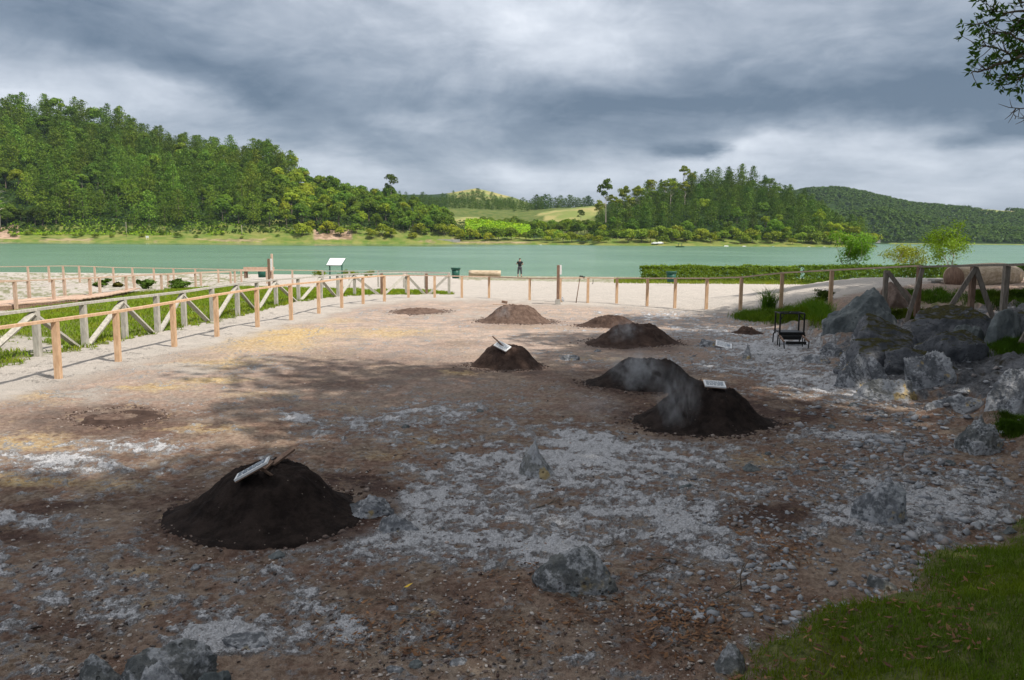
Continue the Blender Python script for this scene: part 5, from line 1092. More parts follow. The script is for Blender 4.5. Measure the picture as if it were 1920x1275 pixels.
# ------------------------------------------------------------------ person at the lake
def person():
    d = 76; g = gh(974.5, 517.3); base = at(974.5, 517.5, d); gz = float(Hn(base.x, d)); S = 1.0; t = thing('person', 'person in black shirt and grey calf length trousers, seen from behind at the lake edge', 'person', (base.x, d, gz)); t.scale = (S, S, S)
    def skin(name, verts, edges, radii, mat, parent=t, lvl=2):
        me = bpy.data.meshes.new(name); me.from_pydata(verts, edges, []); o = link(name, me, parent); me.materials.append(mat); m = o.modifiers.new('skin', 'SKIN'); m.use_smooth_shade = True
        for v, r in zip(me.skin_vertices[0].data, radii): v.radius = r if isinstance(r, tuple) else (r, r)
        me.skin_vertices[0].data[0].use_root = True; s = o.modifiers.new('sub', 'SUBSURF'); s.levels = lvl; s.render_levels = lvl; return o
    V = [(0, 0, .98), (0, .0, 1.12), (0, .01, 1.30), (0, .02, 1.44), (0, .02, 1.52), (0, .03, 1.60), (0, .03, 1.68), (0, .03, 1.76), (.10, 0, .90), (.13, .01, .50), (.14, -.02, .12), (.15, .02, .05), (.16, .14, .03), (-.10, 0, .90), (-.14, .01, .50), (-.16, -.02, .12), (-.17, .02, .05), (-.18, .14, .03),
         (.17, .02, 1.42), (.29, .03, 1.20), (.21, .22, 1.16), (.13, .30, 1.20), (-.17, .02, 1.42), (-.31, .03, 1.22), (-.20, .22, 1.22), (-.11, .30, 1.26)]
    E = [(0, 1), (1, 2), (2, 3), (3, 4), (4, 5), (5, 6), (6, 7), (0, 8), (8, 9), (9, 10), (10, 11), (11, 12), (0, 13), (13, 14), (14, 15), (15, 16), (16, 17), (3, 18), (18, 19), (19, 20), (20, 21), (3, 22), (22, 23), (23, 24), (24, 25)]
    Rr = [(.16, .11), (.15, .10), (.17, .11), (.13, .09), .055, .075, .09, .055, .095, .065, .045, .045, .035, .095, .065, .045, .045, .035, .065, .045, .035, .025, .065, .045, .035, .025]
    skin('body', V, E, Rr, M_SKIN)
    skin('shirt', [(0, 0, .90), (0, 0, 1.12), (0, .01, 1.30), (0, .02, 1.45), (.17, .02, 1.43), (.26, .03, 1.28), (-.17, .02, 1.43), (-.27, .03, 1.29)], [(0, 1), (1, 2), (2, 3), (3, 4), (4, 5), (3, 6), (6, 7)], [(.19, .14), (.18, .13), (.20, .135), (.14, .11), .09, .085, .09, .085], M_SHIRT)
    skin('trousers', [(0, 0, 1.06), (0, 0, .93), (.10, 0, .84), (.135, .01, .52), (.145, -.01, .26), (-.10, 0, .84), (-.145, .01, .52), (-.16, -.01, .26)], [(0, 1), (1, 2), (2, 3), (3, 4), (1, 5), (5, 6), (6, 7)], [(.19, .15), (.19, .15), .12, .10, .085, .12, .10, .085], M_TROUS)
    skin('hair', [(0, .0, 1.66), (0, .0, 1.73), (0, .02, 1.78)], [(0, 1), (1, 2)], [.082, .095, .06], M_HAIR)
    for s in (.155, -.175): skin('shoe', [(s, -.03, .05), (s, .06, .045), (s * 1.05, .17, .035)], [(0, 1), (1, 2)], [.055, .05, .04], M_SHOE)
    for s, z in ((1, 1.20), (-1, 1.26)):
        for k in range(5):
            x = s * (.13 - .0) ; y0 = .32; dz = (k - 2) * .018
            skin('finger' if k < 4 else 'thumb', [(s * .12, .31, z + dz), (s * .10, .35, z + dz * 1.1 + .01), (s * .065, .365 + .01 * (k % 2), z + dz * 1.1)], [(0, 1), (1, 2)], [.010, .009, .007], M_SKIN, t, 1)
    b = MB(); b.box((base.x, d + .40, gz + 1.25), (.14, .03, .08)); tag(b.build('camera', M_METAL, None, (base.x, d + .4, gz + 1.25)), 'small dark camera held by the person at the lake edge', 'camera')
person()

# ------------------------------------------------------------------ hedges, shrubs, small trees
def hedge(label, x0, x1, topy, d, w, seed, col=(1, 1, 1)):
    rng = np.random.default_rng(seed); p = at(x0, 520, d); q = at(x1, 520, d); zt = topz((x0 + x1) / 2, topy, d); L = (q - p).length; n = int(L * 1500); zb = min(float(Hn(p.x, d)), float(Hn(q.x, d)))
    s = rng.random(n); ang = rng.random(n); H = zt - zb + .0; face = rng.random(n)
    x = p.x + (q.x - p.x) * s; y = np.where(face < .45, d - w / 2, np.where(face < .55, d + w / 2, d + (rng.random(n) - .5) * w)); z = np.where(face < .55, zb + .05 + rng.random(n) ** .8 * (H - .05), zt)
    bump_ = .24 * (fbm(x * .9, z * 2, seed, 3) - .5) + .12 * (fbm(x * 5, z * 5, seed + 3, 2) - .5); y = y - np.where(face < .45, bump_, 0); z = z + np.where(face >= .55, bump_ * 1.2, 0) + rng.exponential(.03, n) * (face >= .55)
    N = np.where((face < .45)[:, None], [0, -1, .3], np.where((face < .55)[:, None], [0, 1, .3], [0, -.1, 1])); zf = (z - zb) / H
    t = thing('hedge', label, 'hedge', (p.x, d, zb)); P = np.stack([x, y, z], 1) - np.array([p.x, d, zb]); V, Q = cards(P, N.astype(float), np.full(n, .14), rng, .6, .8); o = link('foliage', mesh_np('hedge_leaves', V, Q, M_SHRUB), t); o.color = (*[c * .72 for c in col], 1)
    b = MB()
    for k in range(int(L / .35)): xx = p.x + .2 + k * .35; b.tube([(xx, d, zb - .1), (xx + .05, d - w * .2, zb + H * .5), (xx - .04, d - w * .15, zb + H * .9)], [.03, .02, .01], 5)
    b.build('stems', M_BARK, t)
hedge('long clipped hedge with yellow green top at the lake edge, left of the gap', 1201, 1495, 500, 68, 1.2, 3, (2.0, 1.8, 1.0)); hedge('clipped hedge with a young tree on either side, right of the gap', 1502, 1798, 499, 62, 1.3, 4, (1.6, 1.6, .9)); hedge('dark hedge behind the huge log', 1880, 2050, 500, 50, 1.2, 5, (.6, .7, .6))
def near_tree(name, label, px, basey, topy, d, crown_w, seed, col, trunk_mat, leaf=.13, dens=2600, lean=.2, group=None, cat='tree', sparse=.0, cy=None):
    rr = random.Random(seed); rng = np.random.default_rng(seed); q = at(px, basey, d); g = Vector((q.x, q.y, float(Hn(q.x, q.y)))); H = topz(px, topy, d) - g.z; W = crown_w * d / F / 2; t = thing(name, label, cat, g, group); b = MB(); tips = []
    def grow(p, v, L, r, dep):
        n = 4; pts = [p]; rad = [r]
        for i in range(n): v = (v + Vector((rr.uniform(-.25, .25), rr.uniform(-.25, .25), rr.uniform(-.05, .2)))).normalized(); pts.append(pts[-1] + v * L / n); rad.append(r * (1 - .12 * (i + 1)))
        b.tube(pts, rad, 7 if dep < 2 else 5, False)
        if dep >= 3: tips.append(pts[-1]); tips.append(pts[-2]); return
        for k in range(3 if dep else 4):
            a = rr.random() * 6.28; o_ = Vector((math.cos(a), math.sin(a), .35 + .5 * rr.random())).normalized(); grow(pts[-1 - (k % 2)], (v * .45 + o_ * .9).normalized(), L * rr.uniform(.55, .8), rad[-1] * .62, dep + 1)
        if dep >= 1: tips.append(pts[-1])
    grow(g - Vector((0, 0, .1)), Vector((lean * .3, 0, 1)).normalized(), H * .30, H * .020 + .02, 0)
    T = np.array([list(v) for v in tips]); low_ = cat == 'bush'; c0 = np.array([g.x + lean * W * .3, g.y, g.z + H * (.48 if low_ else .66)]); rel = T - c0; k = np.array([W * .78, W * .78, H * (.42 if low_ else .34)]); mx = np.abs(rel).max(0) + 1e-6
    lo = T.min(0); hi = T.max(0); md = (lo + hi) / 2; hf = (hi - lo) / 2 + 1e-6; T2 = c0 + (T - md) / hf * k
    # move branch mesh the same way above the fork so that leaves sit on twigs
    z1 = g.z + H * .30
    def mp(v):
        v = np.array(v); a = float(sm(v[2], z1 - .1, z1 + H * .25)); w = c0 + (v - md) / hf * k; return tuple(v * (1 - a) + w * a)
    b.v = [mp(v) for v in b.v]; b.build('branches', trunk_mat, t)
    m = dens // len(T2); P = (T2[:, None, :] + rng.normal(size=(len(T2), m, 3)) * np.array([W * .13, W * .13, H * .045])).reshape(-1, 3); N = P - c0; N /= np.linalg.norm(N, axis=1, keepdims=True); N[:, 2] += .4
    V, Q = cards(P - np.array(g), N, np.full(len(P), leaf), rng, .45, .8); o = link('crown', mesh_np('leaves', V, Q, M_SHRUB), t); o.color = (*col, 1); return t
near_tree('young_tree', 'small round bright green tree rising from the hedge, the left one of two', 1588, 518, 436, 63, 92, 5, (1.1, 1.4, .6), M_BARKP, .16, 4200)
near_tree('young_tree', 'small spreading tree with yellowish leaves and pale forked trunk at the hedge right end', 1772, 519, 418, 60, 104, 8, (1.5, 1.45, .55), M_BARKP, .16, 3600, .5)
near_tree('shrub', 'feathery golden shrub behind the hedge between the two young trees', 1705, 510, 462, 66, 110, 12, (2.1, 1.45, .8), M_BARKP, .16, 2600, 0, None, 'shrub')
for i, (px, by, tp, d, w, lab) in enumerate([(190, 547, 522, 43, 30, 'left pair'), (275, 551, 523, 41, 32, 'middle'), (340, 549, 523, 41, 44, 'right, the widest'), (222, 540, 528, 43, 16, 'smallest, reddish')]):
    near_tree('bush', 'low bush among the gravel heaps by the boardwalk, %s' % lab, px, by, tp, d, w, 30 + i, (.75, .8, .7) if i < 3 else (.9, .5, .5), M_BARK, .12, 1500, 0, 'bushes among the gravel heaps', 'bush')
near_tree('bush', 'dark reddish green bush at the left end of the big grey boulder', 1543, 585, 541, 24.5, 42, 44, (.45, .42, .35), M_BARK, .05, 2400, .1, None, 'bush')
for i, (px, w) in enumerate(((600, 30), (655, 44), (690, 24))): near_tree('bush', 'low tuft of shore plants below the information board, %s' % ('left', 'middle', 'right')[i], px, 510, 505, 70, w, 60 + i, (1.4, 1.1, .7), M_BARK, .13, 700, 0, 'shore plants below the information board', 'bush')
def heap(label, l, r, base, top, seed, d):
    x = at((l + r) / 2, base, d); z = float(Hn(x.x, d)); a = (r - l) / 2 * d / F; h = topz((l + r) / 2, top, d) - z; nr, na = 18, 60; R = np.linspace(0, 1.15, nr)[:, None]; T = np.linspace(0, 6.2832, na, endpoint=False)[None]
    X = a * R * np.cos(T); Y = a * .8 * R * np.sin(T); Z = h * np.clip(1 - R, -.2, 1) ** 1.0 * np.ones_like(T) + .10 * h * (fbm(X * 3 + seed, Y * 3, seed, 3) - .5) * 2; idx = np.arange(nr * na).reshape(nr, na); nx = np.roll(idx, -1, 1)
    Z = h * (np.where(R < 1, 1 - R, (1 - R) * .8)) + .25 * h * (fbm(X * 2 + seed, Y * 2, seed, 4) - .5) * (R < 1.1)
    Q = np.stack([idx[:-1], nx[:-1], nx[1:], idx[1:]], -1).reshape(-1, 4); o = link('gravel_heap', mesh_np('gravel_heap', np.stack([X, Y, Z], -1).reshape(-1, 3), Q, M_HEAP, True), None, (x.x, d, z)); tag(o, label, 'gravel heap', 'gravel heaps by the boardwalk')
M_HEAP = simple('grey_gravel', (.30, .27, .24), (.48, .44, .40), 9, .95, .8, .05)
heap('grey conical gravel heap between the railing posts, leftmost', 75, 128, 546, 527, 1, 43); heap('low wide pale gravel heap left of the bushes', 118, 190, 549, 530, 2, 43); heap('pale gravel heap right of the first bush', 180, 225, 553, 539, 3, 42); heap('gravel heap beside the middle bush', 225, 262, 549, 537, 4, 43); heap('small gravel heap right of the middle bush', 285, 310, 549, 538, 5, 42)

# ------------------------------------------------------------------ grass
def grass(name, label, x, y, zoff, h, w, color, seed, lean=.35):
    rng = np.random.default_rng(seed); n = len(x); z = Hn(x, y) + zoff; a = rng.random(n) * 6.283; H = h * (.5 + rng.random(n)); W = w * (.6 + .8 * rng.random(n)); L = lean * H * rng.random(n); b = rng.random(n) * 6.283
    dx, dy = np.cos(a) * W / 2, np.sin(a) * W / 2; lx, ly = np.cos(b) * L, np.sin(b) * L; P = np.stack([x, y, z - .01], 1)
    V = np.stack([P + np.stack([-dx, -dy, 0 * z], 1), P + np.stack([dx, dy, 0 * z], 1), P + np.stack([dx * .7 + lx * .4, dy * .7 + ly * .4, H * .6], 1), P + np.stack([-dx * .7 + lx * .4, -dy * .7 + ly * .4, H * .6], 1), P + np.stack([lx * 1.5, ly * 1.5, H], 1)], 1).reshape(-1, 3)
    i = np.arange(n)[:, None] * 5; Q = np.concatenate([i + np.array([[0, 1, 2]]), i + np.array([[0, 2, 3]]), i + np.array([[3, 2, 4]])]); o = link(name, mesh_np(name, V, Q, M_GRASS)); o.color = (*color, 1); return tag(o, label, 'grass', kind='stuff')
def grasses():
    r = np.random.default_rng(2)
    n = 210000; x = r.uniform(.6, 6.2, n); y = r.uniform(2.3, 8.2, n); s = SG(x, y) + .35 * (fbm(x * 2, y * 2, 4, 4) - .5); dn = fbm(x * 3, y * 3, 14, 3); k = (s > -.02) & (s < 2.6) & (dn + .45 * r.random(n) + .20 * sm(s, 0, .5) > .70); grass('grass', 'short green grass on the near bank in the right corner', x[k], y[k], 0, .055, .005, (1.35, 1.25, .75), 1, .9)
    n = 260; x = r.uniform(1, 5, n); y = r.uniform(3, 7, n); s = SG(x, y); k = s > .1; grass('tall_grass', 'a few longer grass stalks standing out of the near bank grass', x[k], y[k], 0, .13, .006, (1.1, 1.15, .8), 2, .8)
    n = 210000; x = r.uniform(-26, -2, n); y = r.uniform(13, 46, n); z = Hn(x, y); cr, ye, re, gr, pa, g, px, py, lawn, verge, il, s = ground_masks(x, y, z); k = lawn & (g > .35 + .4 * r.random(n)); grass('lawn_grass', 'bright green grass of the lawn behind the braced grey fence', x[k], y[k], 0, .085, .022, (2.0, 1.75, 1.0), 3, .9)
    def patch(nm, lab, px, py, rx, ry, n, h, w, col, seed, lean=.8):
        X = []; Y = []
        for _ in range(40):
            a = r.random() * 6.28; q = math.sqrt(r.random()); g = gh(px + rx * q * math.cos(a), py + ry * q * math.sin(a)); X.append(g.x); Y.append(g.y)
        X = np.array(X); Y = np.array(Y); i = r.integers(0, 40, n); sx = X.std() * .35; sy = Y.std() * .35; x = X[i] + r.normal(size=n) * sx; y = Y[i] + r.normal(size=n) * sy; grass(nm, lab, x, y, 0, h, w, col, seed, lean)
    patch('grass_patch', 'bright green grass patch at the fence left of the big grey boulder', 1445, 592, 60, 11, 9000, .16, .012, (1.15, 1.2, .7), 5); patch('grass_patch', 'bright grass tuft against the left side of the big grey boulder', 1525, 590, 22, 14, 4500, .26, .012, (1.25, 1.45, .8), 6)
    patch('tall_grass', 'tall grass tuft standing up left of the fence post near the metal rack', 1440, 578, 12, 4, 260, .5, .02, (.9, 1.2, .8), 7); patch('moss', 'thick moss cushion on top of the long outcrop', 1700, 592, 46, 7, 9000, .09, .012, (.9, .8, .6), 8); patch('grass_patch', 'green grass hump at the right edge above the scree', 1900, 645, 34, 18, 14000, .10, .010, (.7, .85, .5), 9)
    patch('grass_patch', 'small green grass patch behind the braced fence', 1735, 556, 60, 7, 5000, .12, .015, (.8, .95, .6), 10); patch('grass_patch', 'dark grass patch at the right edge below the leaning slab', 1900, 800, 24, 16, 5000, .07, .008, (.6, .7, .5), 11); patch('grass_patch', 'dull grass on the bank around the huge log', 1870, 556, 60, 12, 9000, .09, .012, (.75, .8, .6), 12)
    n = 26000; px = r.uniform(1150, 1850, n); y = r.uniform(60, 74, n); x = (px - CX) / F * y; grass('shore_grass', 'dry yellow green grass strip between the gravel and the hedges', x, y, 0, .12, .04, (1.9, 1.5, 1.2), 13)
grasses()

# ------------------------------------------------------------------ things on the far shore
def far_wall(label, l, r, base, top, D, mat, cat='wall', name='stone_wall'):
    p = at(l, base, D); q = at(r, base, D); zt = topz((l + r) / 2, top, D); b = MB(); b.beam((p.x, D, (zt - 2) / 2), (q.x, D, (zt - 2) / 2), .6, zt + 2); n = int((q.x - p.x) / 4)
    for i in range(n + 1): b.box((lerp(p.x, q.x, i / n), D - .35, (zt + .2 - 2) / 2), (.5, .3, zt + 2.2))
    tag(b.build(name, mat, None, p), label, cat)
far_wall('grey stone retaining wall on the far shore left of centre', 712, 770, 456, 446.5, 517, M_CONC); far_wall('low stone wall behind the olive bushes on the far shore', 770, 862, 456, 448.5, 519, M_CONC)
def far_pole(label, x, basey, topy, D):
    q = at(x, topy, D); g = float(Hill(CX + q.x / D * F, D)); b = MB(); b.tube([(q.x, D, g - .3), (q.x, D, q.z)], [.16, .11], 7); b.beam((q.x - .5, D, q.z - .5), (q.x + .5, D, q.z - .5), .1, .1); tag(b.build('wooden_pole', M_BARKP, None, (q.x, D, g)), label, 'pole', 'wooden poles on the far shore')
far_pole('pale wooden pole on the grassy shore below the left hill, leftmost', 236, 444, 416, 470); far_pole('wooden pole on the shore below the left hill, second from the left', 453, 443, 422, 484); far_pole('wooden pole beside the bushes left of centre on the far shore', 693, 445, 428, 515); 
b = MB(); q = at(276, 444, 462); b.box(q, (1.6, .1, 1.0)); b.box(q + Vector((-.5, 0, -.9)), (.12, .1, 1.2)); b.box(q + Vector((.5, 0, -.9)), (.12, .1, 1.2)); tag(b.build('shore_sign', M_WHITE, None, q), 'tiny white sign on the grass below the left hill', 'sign')
def car(label, x, y, D, col, rz):
    q = at(x, y, D); u = CX + q.x / D * F; z = float(Hill(u, D)); t = thing('parked_car', label, 'car', (q.x, D, z), 'cars parked on the far shore'); o0 = t.location
    V = []; prof = [(-2.1, .35), (-2.15, .8), (-1.3, .95), (-.75, 1.45), (.7, 1.47), (1.5, .98), (2.1, .85), (2.15, .35)]; b = MB(); n = len(prof)
    vs = [Vector((px_, s * (.85 if pz < 1.2 else .68), pz)) + o0 for s in (-1, 1) for px_, pz in prof]; b.addm(vs, [tuple(reversed(range(n))), tuple(range(n, 2 * n))] + [(i, (i + 1) % n, n + (i + 1) % n, n + i) for i in range(n)]); b.build('body', col, t)
    g = MB()
    for s in (-1, 1): g.addm([Vector((a, s * (.80 if c < 1.1 else .72), c)) + o0 for a, c in ((-1.1, 1.0), (-.7, 1.4), (.6, 1.4), (1.2, 1.0))], [(0, 1, 2, 3) if s < 0 else (3, 2, 1, 0)])
    g.build('side_window', M_GLASS, t)
    for wx in (-1.35, 1.35):
        for s in (-.8, .8): w = MB(); c = Vector((wx, s, .33)) + o0; w.tube([c - Vector((0, .11, 0)), c + Vector((0, .11, 0))], [.33, .33], 12); w.build('wheel', M_TYRE, t)
    t.rotation_euler = (0, 0, rz)
for i, (x, y, col, lab) in enumerate([(1228, 450, M_CAR, 'white car by the bushes left of the small boat'), (1237, 453, M_CAR, 'white car half behind a bush just left of the small boat'), (1362, 451, M_CAR, 'white car between olive bushes below the right hill'), (1396, 454, M_CAR, 'white car near the shore right of the boat'), (1450, 457, M_CARB, 'blue grey car beside the far shore bushes'), (1517, 456, M_CAR, 'white car at the right end of the far shore'), (1545, 457, M_CAR, 'rightmost white car on the wooded point'), (1013, 437, M_CAR, 'pale van among the trees left of the right hill')]):
    car(lab, x, y, 504 if x < 1100 else 503 + i, col, .3 * i); 
def boat():
    D = 420; q = at(1275, 463, D); t = thing('boat', 'small open boat on the lake in front of the right hill', 'boat', (q.x, D, wz)); o0 = t.location; b = MB(); n = 9; V = []
    for i in range(n):
        k = i / (n - 1) * 2 - 1; w = .75 * (1 - abs(k) ** 2.5) + .04
        for yy, zz in ((-w, .6 + .15 * k * k), (-w * .6, .02), (w * .6, .02), (w, .6 + .15 * k * k)): V.append(Vector((k * 2.3, yy, zz - .1)) + o0)
    Fx = [(i * 4 + j, i * 4 + j + 1, (i + 1) * 4 + j + 1, (i + 1) * 4 + j) for i in range(n - 1) for j in range(3)] + [(i * 4 + 3, i * 4, (i + 1) * 4, (i + 1) * 4 + 3) for i in range(n - 1)]; b.addm(V, Fx); b.build('hull', M_GREEN, t)
    for sx in (-.9, .9): p = MB(); p.box(o0 + Vector((sx, 0, 1.2)), (.07, 1.0, 1.5)); p.build('canopy_post', M_METAL, t)
    c = MB(); c.box(o0 + Vector((0, 0, 2.0)), (2.3, 1.3, .1)); c.build('canopy', M_GREEN, t)
boat()
p = at(1645, 455, 1100); b = MB(); b.box((p.x, 1100, 1.2), (6, 5, 4)); b.addm([(p.x - 3.4, 1097, 3.2), (p.x + 3.4, 1097, 3.2), (p.x + 3.4, 1103, 3.2), (p.x - 3.4, 1103, 3.2), (p.x, 1097.2, 4.9), (p.x, 1102.8, 4.9)], [(0, 1, 4), (1, 2, 5, 4), (2, 3, 5), (3, 0, 4, 5)]); tag(b.build('lakeside_building', M_CONC, None, p), 'tiny pale building at the far end of the lake beyond the wooded point', 'building')

# ------------------------------------------------------------------ steam over the pits
def steam(label, px, py, d, sx, sy, sz, dens, seed, lean=.0):
    q = at(px, py, d); b = bmesh.new(); bmesh.ops.create_icosphere(b, subdivisions=3, radius=1.0); me = bpy.data.meshes.new('steam'); b.to_mesh(me); b.free(); o = link('steam', me, None, q); o.scale = (sx, sy, sz); o.rotation_euler = (0, lean, 0)
    m = bpy.data.materials.new('steam_vapour'); m.use_nodes = True; t = NT(m.node_tree); t.n.remove(t.n['Principled BSDF']); out = t.n['Material Output']; v = coords(t)
    ln = t.add('ShaderNodeVectorMath', operation='LENGTH'); t.l.new(v, ln.inputs[0]); fall = t.smooth(ln.outputs['Value'], .98, .15)
    n = t.noise(t.mapping(v, (1.5, 1.5, .9), (seed, seed * 2, 0)), 1.5, 5, .6, .8); n2 = t.noise(t.mapping(v, (1, 1, .6), (0, seed, seed)), 4.5, 4, .6, .5)
    dn = t.m('MULTIPLY', t.m('MULTIPLY', fall, t.smooth(t.m('ADD', n, t.m('MULTIPLY', t.m('SUBTRACT', n2, .5), .5)), .44, .74)), dens); vol = t.add('ShaderNodeVolumePrincipled'); vol.inputs['Color'].default_value = (.9, .92, .95, 1); t.l.new(dn, vol.inputs['Density']); vol.inputs['Anisotropy'].default_value = .1
    t.l.new(vol.outputs[0], out.inputs['Volume']); me.materials.append(m); tag(o, label, 'steam', kind='stuff')
m = MD[3]; steam('wisp of white steam drifting over the mound without a board', 1195, 697, m['y'] - m['b'] * .75, .62, .34, .44, 8, 1, .3)
m = MD[2]; steam('thin steam rising from the left shoulder of the nearest right mound', 1268, 745, m['y'] - m['b'] * .7, .38, .28, .52, 6, 3)
m = MD[5]; steam('faint steam over the dark brown mound behind the pit centre', 1170, 622, m['y'] - m['b'] * .7, .55, .3, .36, 3.5, 4)
m = MD[7]; steam('faint steam over the left side of the sunlit reddish mound', 945, 586, m['y'] - m['b'] * .7, .35, .3, .36, 2.6, 6)
g = gh(1415, 672); steam('white steam puff at the vent beside the cone shaped rock', 1422, 660, g.y - .1, .30, .25, .22, 7, 8)
steam('thin steam low over the brown soil left of the nearest right mound', 1110, 765, gh(1110, 785).y, .7, .5, .28, 1.6, 9)

# ------------------------------------------------------------------ big trees whose crowns shade the foreground
def shade_trees():
    rng = np.random.default_rng(77)
    def crown(seed, R, Hc, n, size):
        r = np.random.default_rng(seed); P = []; N = []
        for i in range(26):
            d = unit(1, r)[0]; f = .25 + .62 * r.random(); c = d * f * np.array([R, R, Hc]); q = unit(n // 26, r); rad = R * (.22 + .16 * r.random()) * (.6 + .45 * r.random(len(q))); P.append(c + q * rad[:, None]); N.append(q)
        P = np.concatenate(P); N = np.concatenate(N); V, Q = cards(P, N, np.full(len(P), size), r, .55, .8); return mesh_np('leaves', V, Q, M_LEAF)
    CR = [crown(1, 5.6, 3.6, 12000, .34), crown(2, 5.8, 3.4, 12000, .34)]
    S = SHADE
    for i, (x, y, z, tx, ty, sc) in enumerate(S):
        zb = float(H0(tx, ty)); t = thing('broadleaf_tree', 'tall broadleaf tree on the bank beside the pit, %s' % SHL_LAB[i], 'tree', (tx, ty, zb), 'tall trees shading the pit'); b = MB(); rr = random.Random(i)
        top = Vector((x, y, z)); base = Vector((tx, ty, zb - .3)); mid = base.lerp(top, .5) + Vector((rr.uniform(-.4, .4), rr.uniform(-.4, .4), 1.0)); b.tube([base, base.lerp(mid, .5) + Vector((.1, .1, .4)), mid, top], [.34, .26, .2, .08], 10)
        for k in range(9):
            a = rr.random() * 6.28; s = mid.lerp(top, rr.random() * .8); e = Vector((x + math.cos(a) * 3.8 * sc, y + math.sin(a) * 3.8 * sc, z + rr.uniform(-1.5, 1.5))); b.tube([s, (s + e) / 2 + Vector((0, 0, .5)), e], [.11, .08, .03], 6, False)
        b.build('trunk', M_BARK, t); c = link('crown', CR[i % 2], t); c.location = (x - tx, y - ty, z - zb); c.scale = (sc, sc, sc); c.rotation_euler = (0, 0, i * 1.3); c.color = (1, 1, 1, 1)
SHADE = [(8.2, .2, 13.4, 8.5, -2.0, 1.05), (9.4, 6.2, 13.4, 11.5, 3.5, 1.0), (14.0, 12.4, 13.4, 14.8, 12.0, 1.0), (17.2, 18.2, 13.8, 17.5, 17.0, .98), (22.6, 24.2, 14.4, 23.5, 23, 1.0), (15.5, 2.5, 12.5, 17, 2, 1.25), (18, 9.5, 12.5, 20, 10.5, 1.3), (23.5, 16, 13.0, 26, 17, 1.25), (2.6, -4.2, 13, 2.5, -7.5, 1.1), (11, -6.5, 13, 11, -8, 1.1)]
SHL_LAB = ['right of the camera', 'second along the right side', 'third along the right side', 'fourth along the right side', 'farthest along the right side', 'in the second row near the camera', 'in the second row beside the middle', 'second row, far end', 'behind the camera', 'behind and right of the camera']
shade_trees()
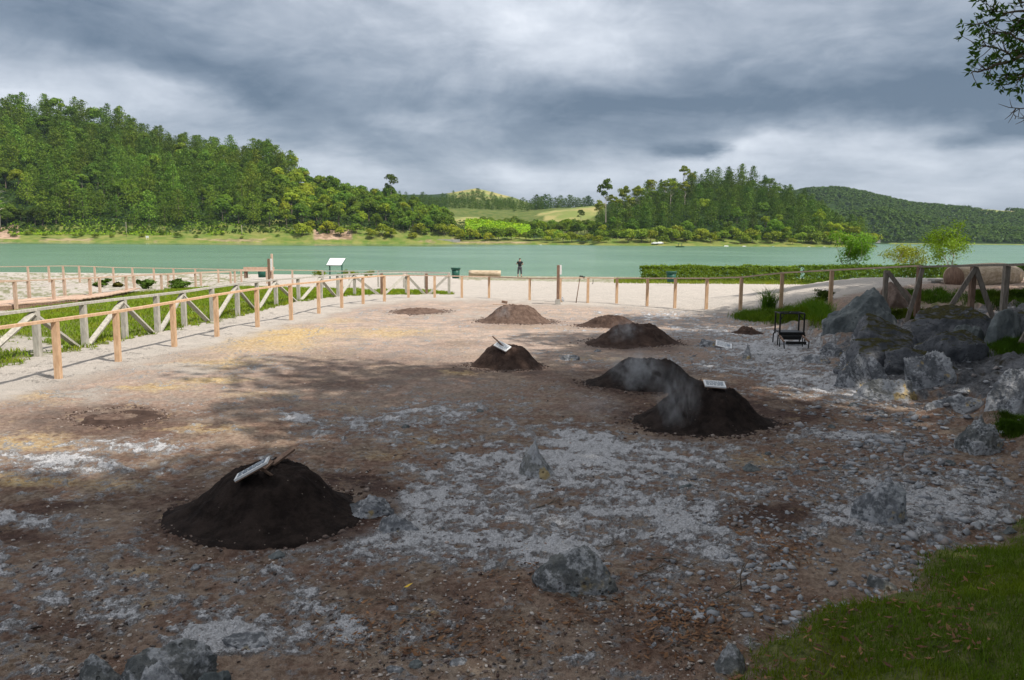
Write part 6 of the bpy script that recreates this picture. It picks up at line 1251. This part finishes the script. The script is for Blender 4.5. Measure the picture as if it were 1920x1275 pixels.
def overhang():
    # the tree whose branch reaches into the view at the upper right
    rr = random.Random(21); d0 = 13.6; tb = Vector((11.6, 14.6, float(H0(11.6, 14.6)))); t = thing('branching_tree', 'tree with dark glossy leaves on thin branches reaching in at the upper right', 'tree', tb); b = MB(); hub = at(2060, 60, 13.9)
    b.tube([tb - Vector((0, 0, .3)), tb + Vector((0, 0, 1.8)), tb + Vector((-.1, -.2, 3.2)), hub + Vector((.6, .2, .5)), hub + Vector((.4, .4, 2.6))], [.20, .16, .13, .10, .04], 9)
    leaves = []
    def pt(x, y, d): return at(x, y, d)
    def twig(pts, r, leafy=True, n_side=5, rs=1.0):
        P = [pt(*p) for p in pts]; Q = []
        for i in range(len(P) - 1):
            for k in range(4): Q.append(P[i].lerp(P[i + 1], k / 4) + Vector((rr.uniform(-1, 1), rr.uniform(-1, 1), rr.uniform(-1, 1))) * .018)
        Q.append(P[-1]); b.tube(Q, [lerp(r, r * .25, i / (len(Q) - 1)) for i in range(len(Q))], 6)
        for k in range(n_side):
            i = rr.randrange(len(Q) // 4, len(Q)); s = Q[min(i, len(Q) - 1)]; v = (P[-1] - P[0]).normalized(); e = s + (v * .5 + Vector((rr.uniform(-1, 1), rr.uniform(-.8, .8), rr.uniform(-.9, .9)))) * rr.uniform(.12, .30); b.tube([s, (s + e) / 2 + Vector((0, 0, -.02)), e], [.008, .006, .003], 4)
            if leafy: leaves.append((e, (e - s).normalized()))
        if leafy: leaves.append((Q[-1], (Q[-1] - Q[-3]).normalized()))
    H = (2060, 60, 13.9)
    twig([H, (1990, 50, 13.8), (1930, 90, 13.5), (1905, 112, 13.4), (1870, 122, 13.3), (1845, 132, 13.3), (1822, 135, 13.3)], .045, True, 16); twig([(1990, 50, 13.8), (1940, 20, 13.6), (1890, 24, 13.5), (1860, 38, 13.4), (1826, 46, 13.4)], .028, True, 14)
    twig([(1905, 112, 13.4), (1880, 95, 13.3), (1858, 88, 13.2), (1835, 86, 13.2)], .018, True, 14); twig([(1930, 90, 13.5), (1895, 62, 13.4), (1868, 62, 13.4), (1858, 52, 13.4)], .018, True, 10); twig([(1890, 24, 13.5), (1862, 20, 13.3), (1848, 2, 13.3)], .014, True, 10)
    twig([(1990, 50, 13.8), (1940, 130, 13.6), (1905, 152, 13.5), (1878, 160, 13.5)], .03, True, 16); twig([(1940, 130, 13.6), (1915, 138, 13.4), (1890, 138, 13.4)], .018, True, 16); twig([(1878, 160, 13.5), (1866, 150, 13.5), (1855, 143, 13.5)], .009, False, 3)
    twig([(1930, 90, 13.5), (1900, 96, 13.4), (1878, 108, 13.4), (1860, 112, 13.4)], .016, True, 8); twig([(1990, 50, 13.8), (1950, 5, 13.5), (1915, 2, 13.5), (1885, -18, 13.4)], .02, False, 7); twig([(1960, 30, 13.6), (1925, 30, 13.5), (1900, 45, 13.5), (1893, 62, 13.5)], .015, True, 10); twig([(1950, 5, 13.6), (1930, 40, 13.5), (1915, 50, 13.5)], .013, True, 14)
    twig([H, (1990, 190, 13.8), (1940, 200, 13.7), (1915, 205, 13.6), (1898, 202, 13.6)], .02, False, 9); twig([(1940, 200, 13.7), (1925, 222, 13.6), (1905, 218, 13.6)], .011, False, 5); twig([(1940, 130, 13.7), (1925, 110, 13.6), (1918, 100, 13.5)], .013, True, 14); twig([(1960, 10, 13.7), (1945, -10, 13.6), (1930, -25, 13.6)], .013, True, 14)
    b.build('branches', M_BARK, t); V = []; Fc = []
    for e, v in leaves:
        for k in range(rr.randint(5, 9)):
            a = Vector((rr.uniform(-1, 1), rr.uniform(-1, 1), rr.uniform(-.8, .9))); d = (v * .6 + a).normalized(); L = rr.uniform(.08, .135); s = d.cross(Vector((rr.uniform(-1, 1), rr.uniform(-1, 1), rr.uniform(-1, 1)))).normalized() * L * .19; u_ = d.cross(s).normalized() * L * .05; o_ = e + Vector((rr.uniform(-.04, .04), rr.uniform(-.04, .04), rr.uniform(-.04, .04))); n = len(V)
            V += [o_, o_ + d * L * .45 + s + u_, o_ + d * L, o_ + d * L * .45 - s + u_]; Fc.append((n, n + 1, n + 2, n + 3))
    m = MB(); m.addm(V, Fc); o = m.build('crown', M_LEAF, t); o.color = (1.5, 1.6, 1.1, 1)
overhang()
# ------------------------------------------------------------------ air
def haze():
    b = MB(); b.box((300, 1290, 101), (4400, 2900, 212)); o = b.build('haze', None); m = bpy.data.materials.new('haze_air'); m.use_nodes = True; t = NT(m.node_tree); t.n.remove(t.n['Principled BSDF'])
    v = t.add('ShaderNodeVolumePrincipled'); v.inputs['Color'].default_value = (.62, .78, 1.0, 1); v.inputs['Density'].default_value = .00005; t.l.new(v.outputs[0], t.n['Material Output'].inputs['Volume']); o.data.materials.append(m); tag(o, kind='stuff')
haze()
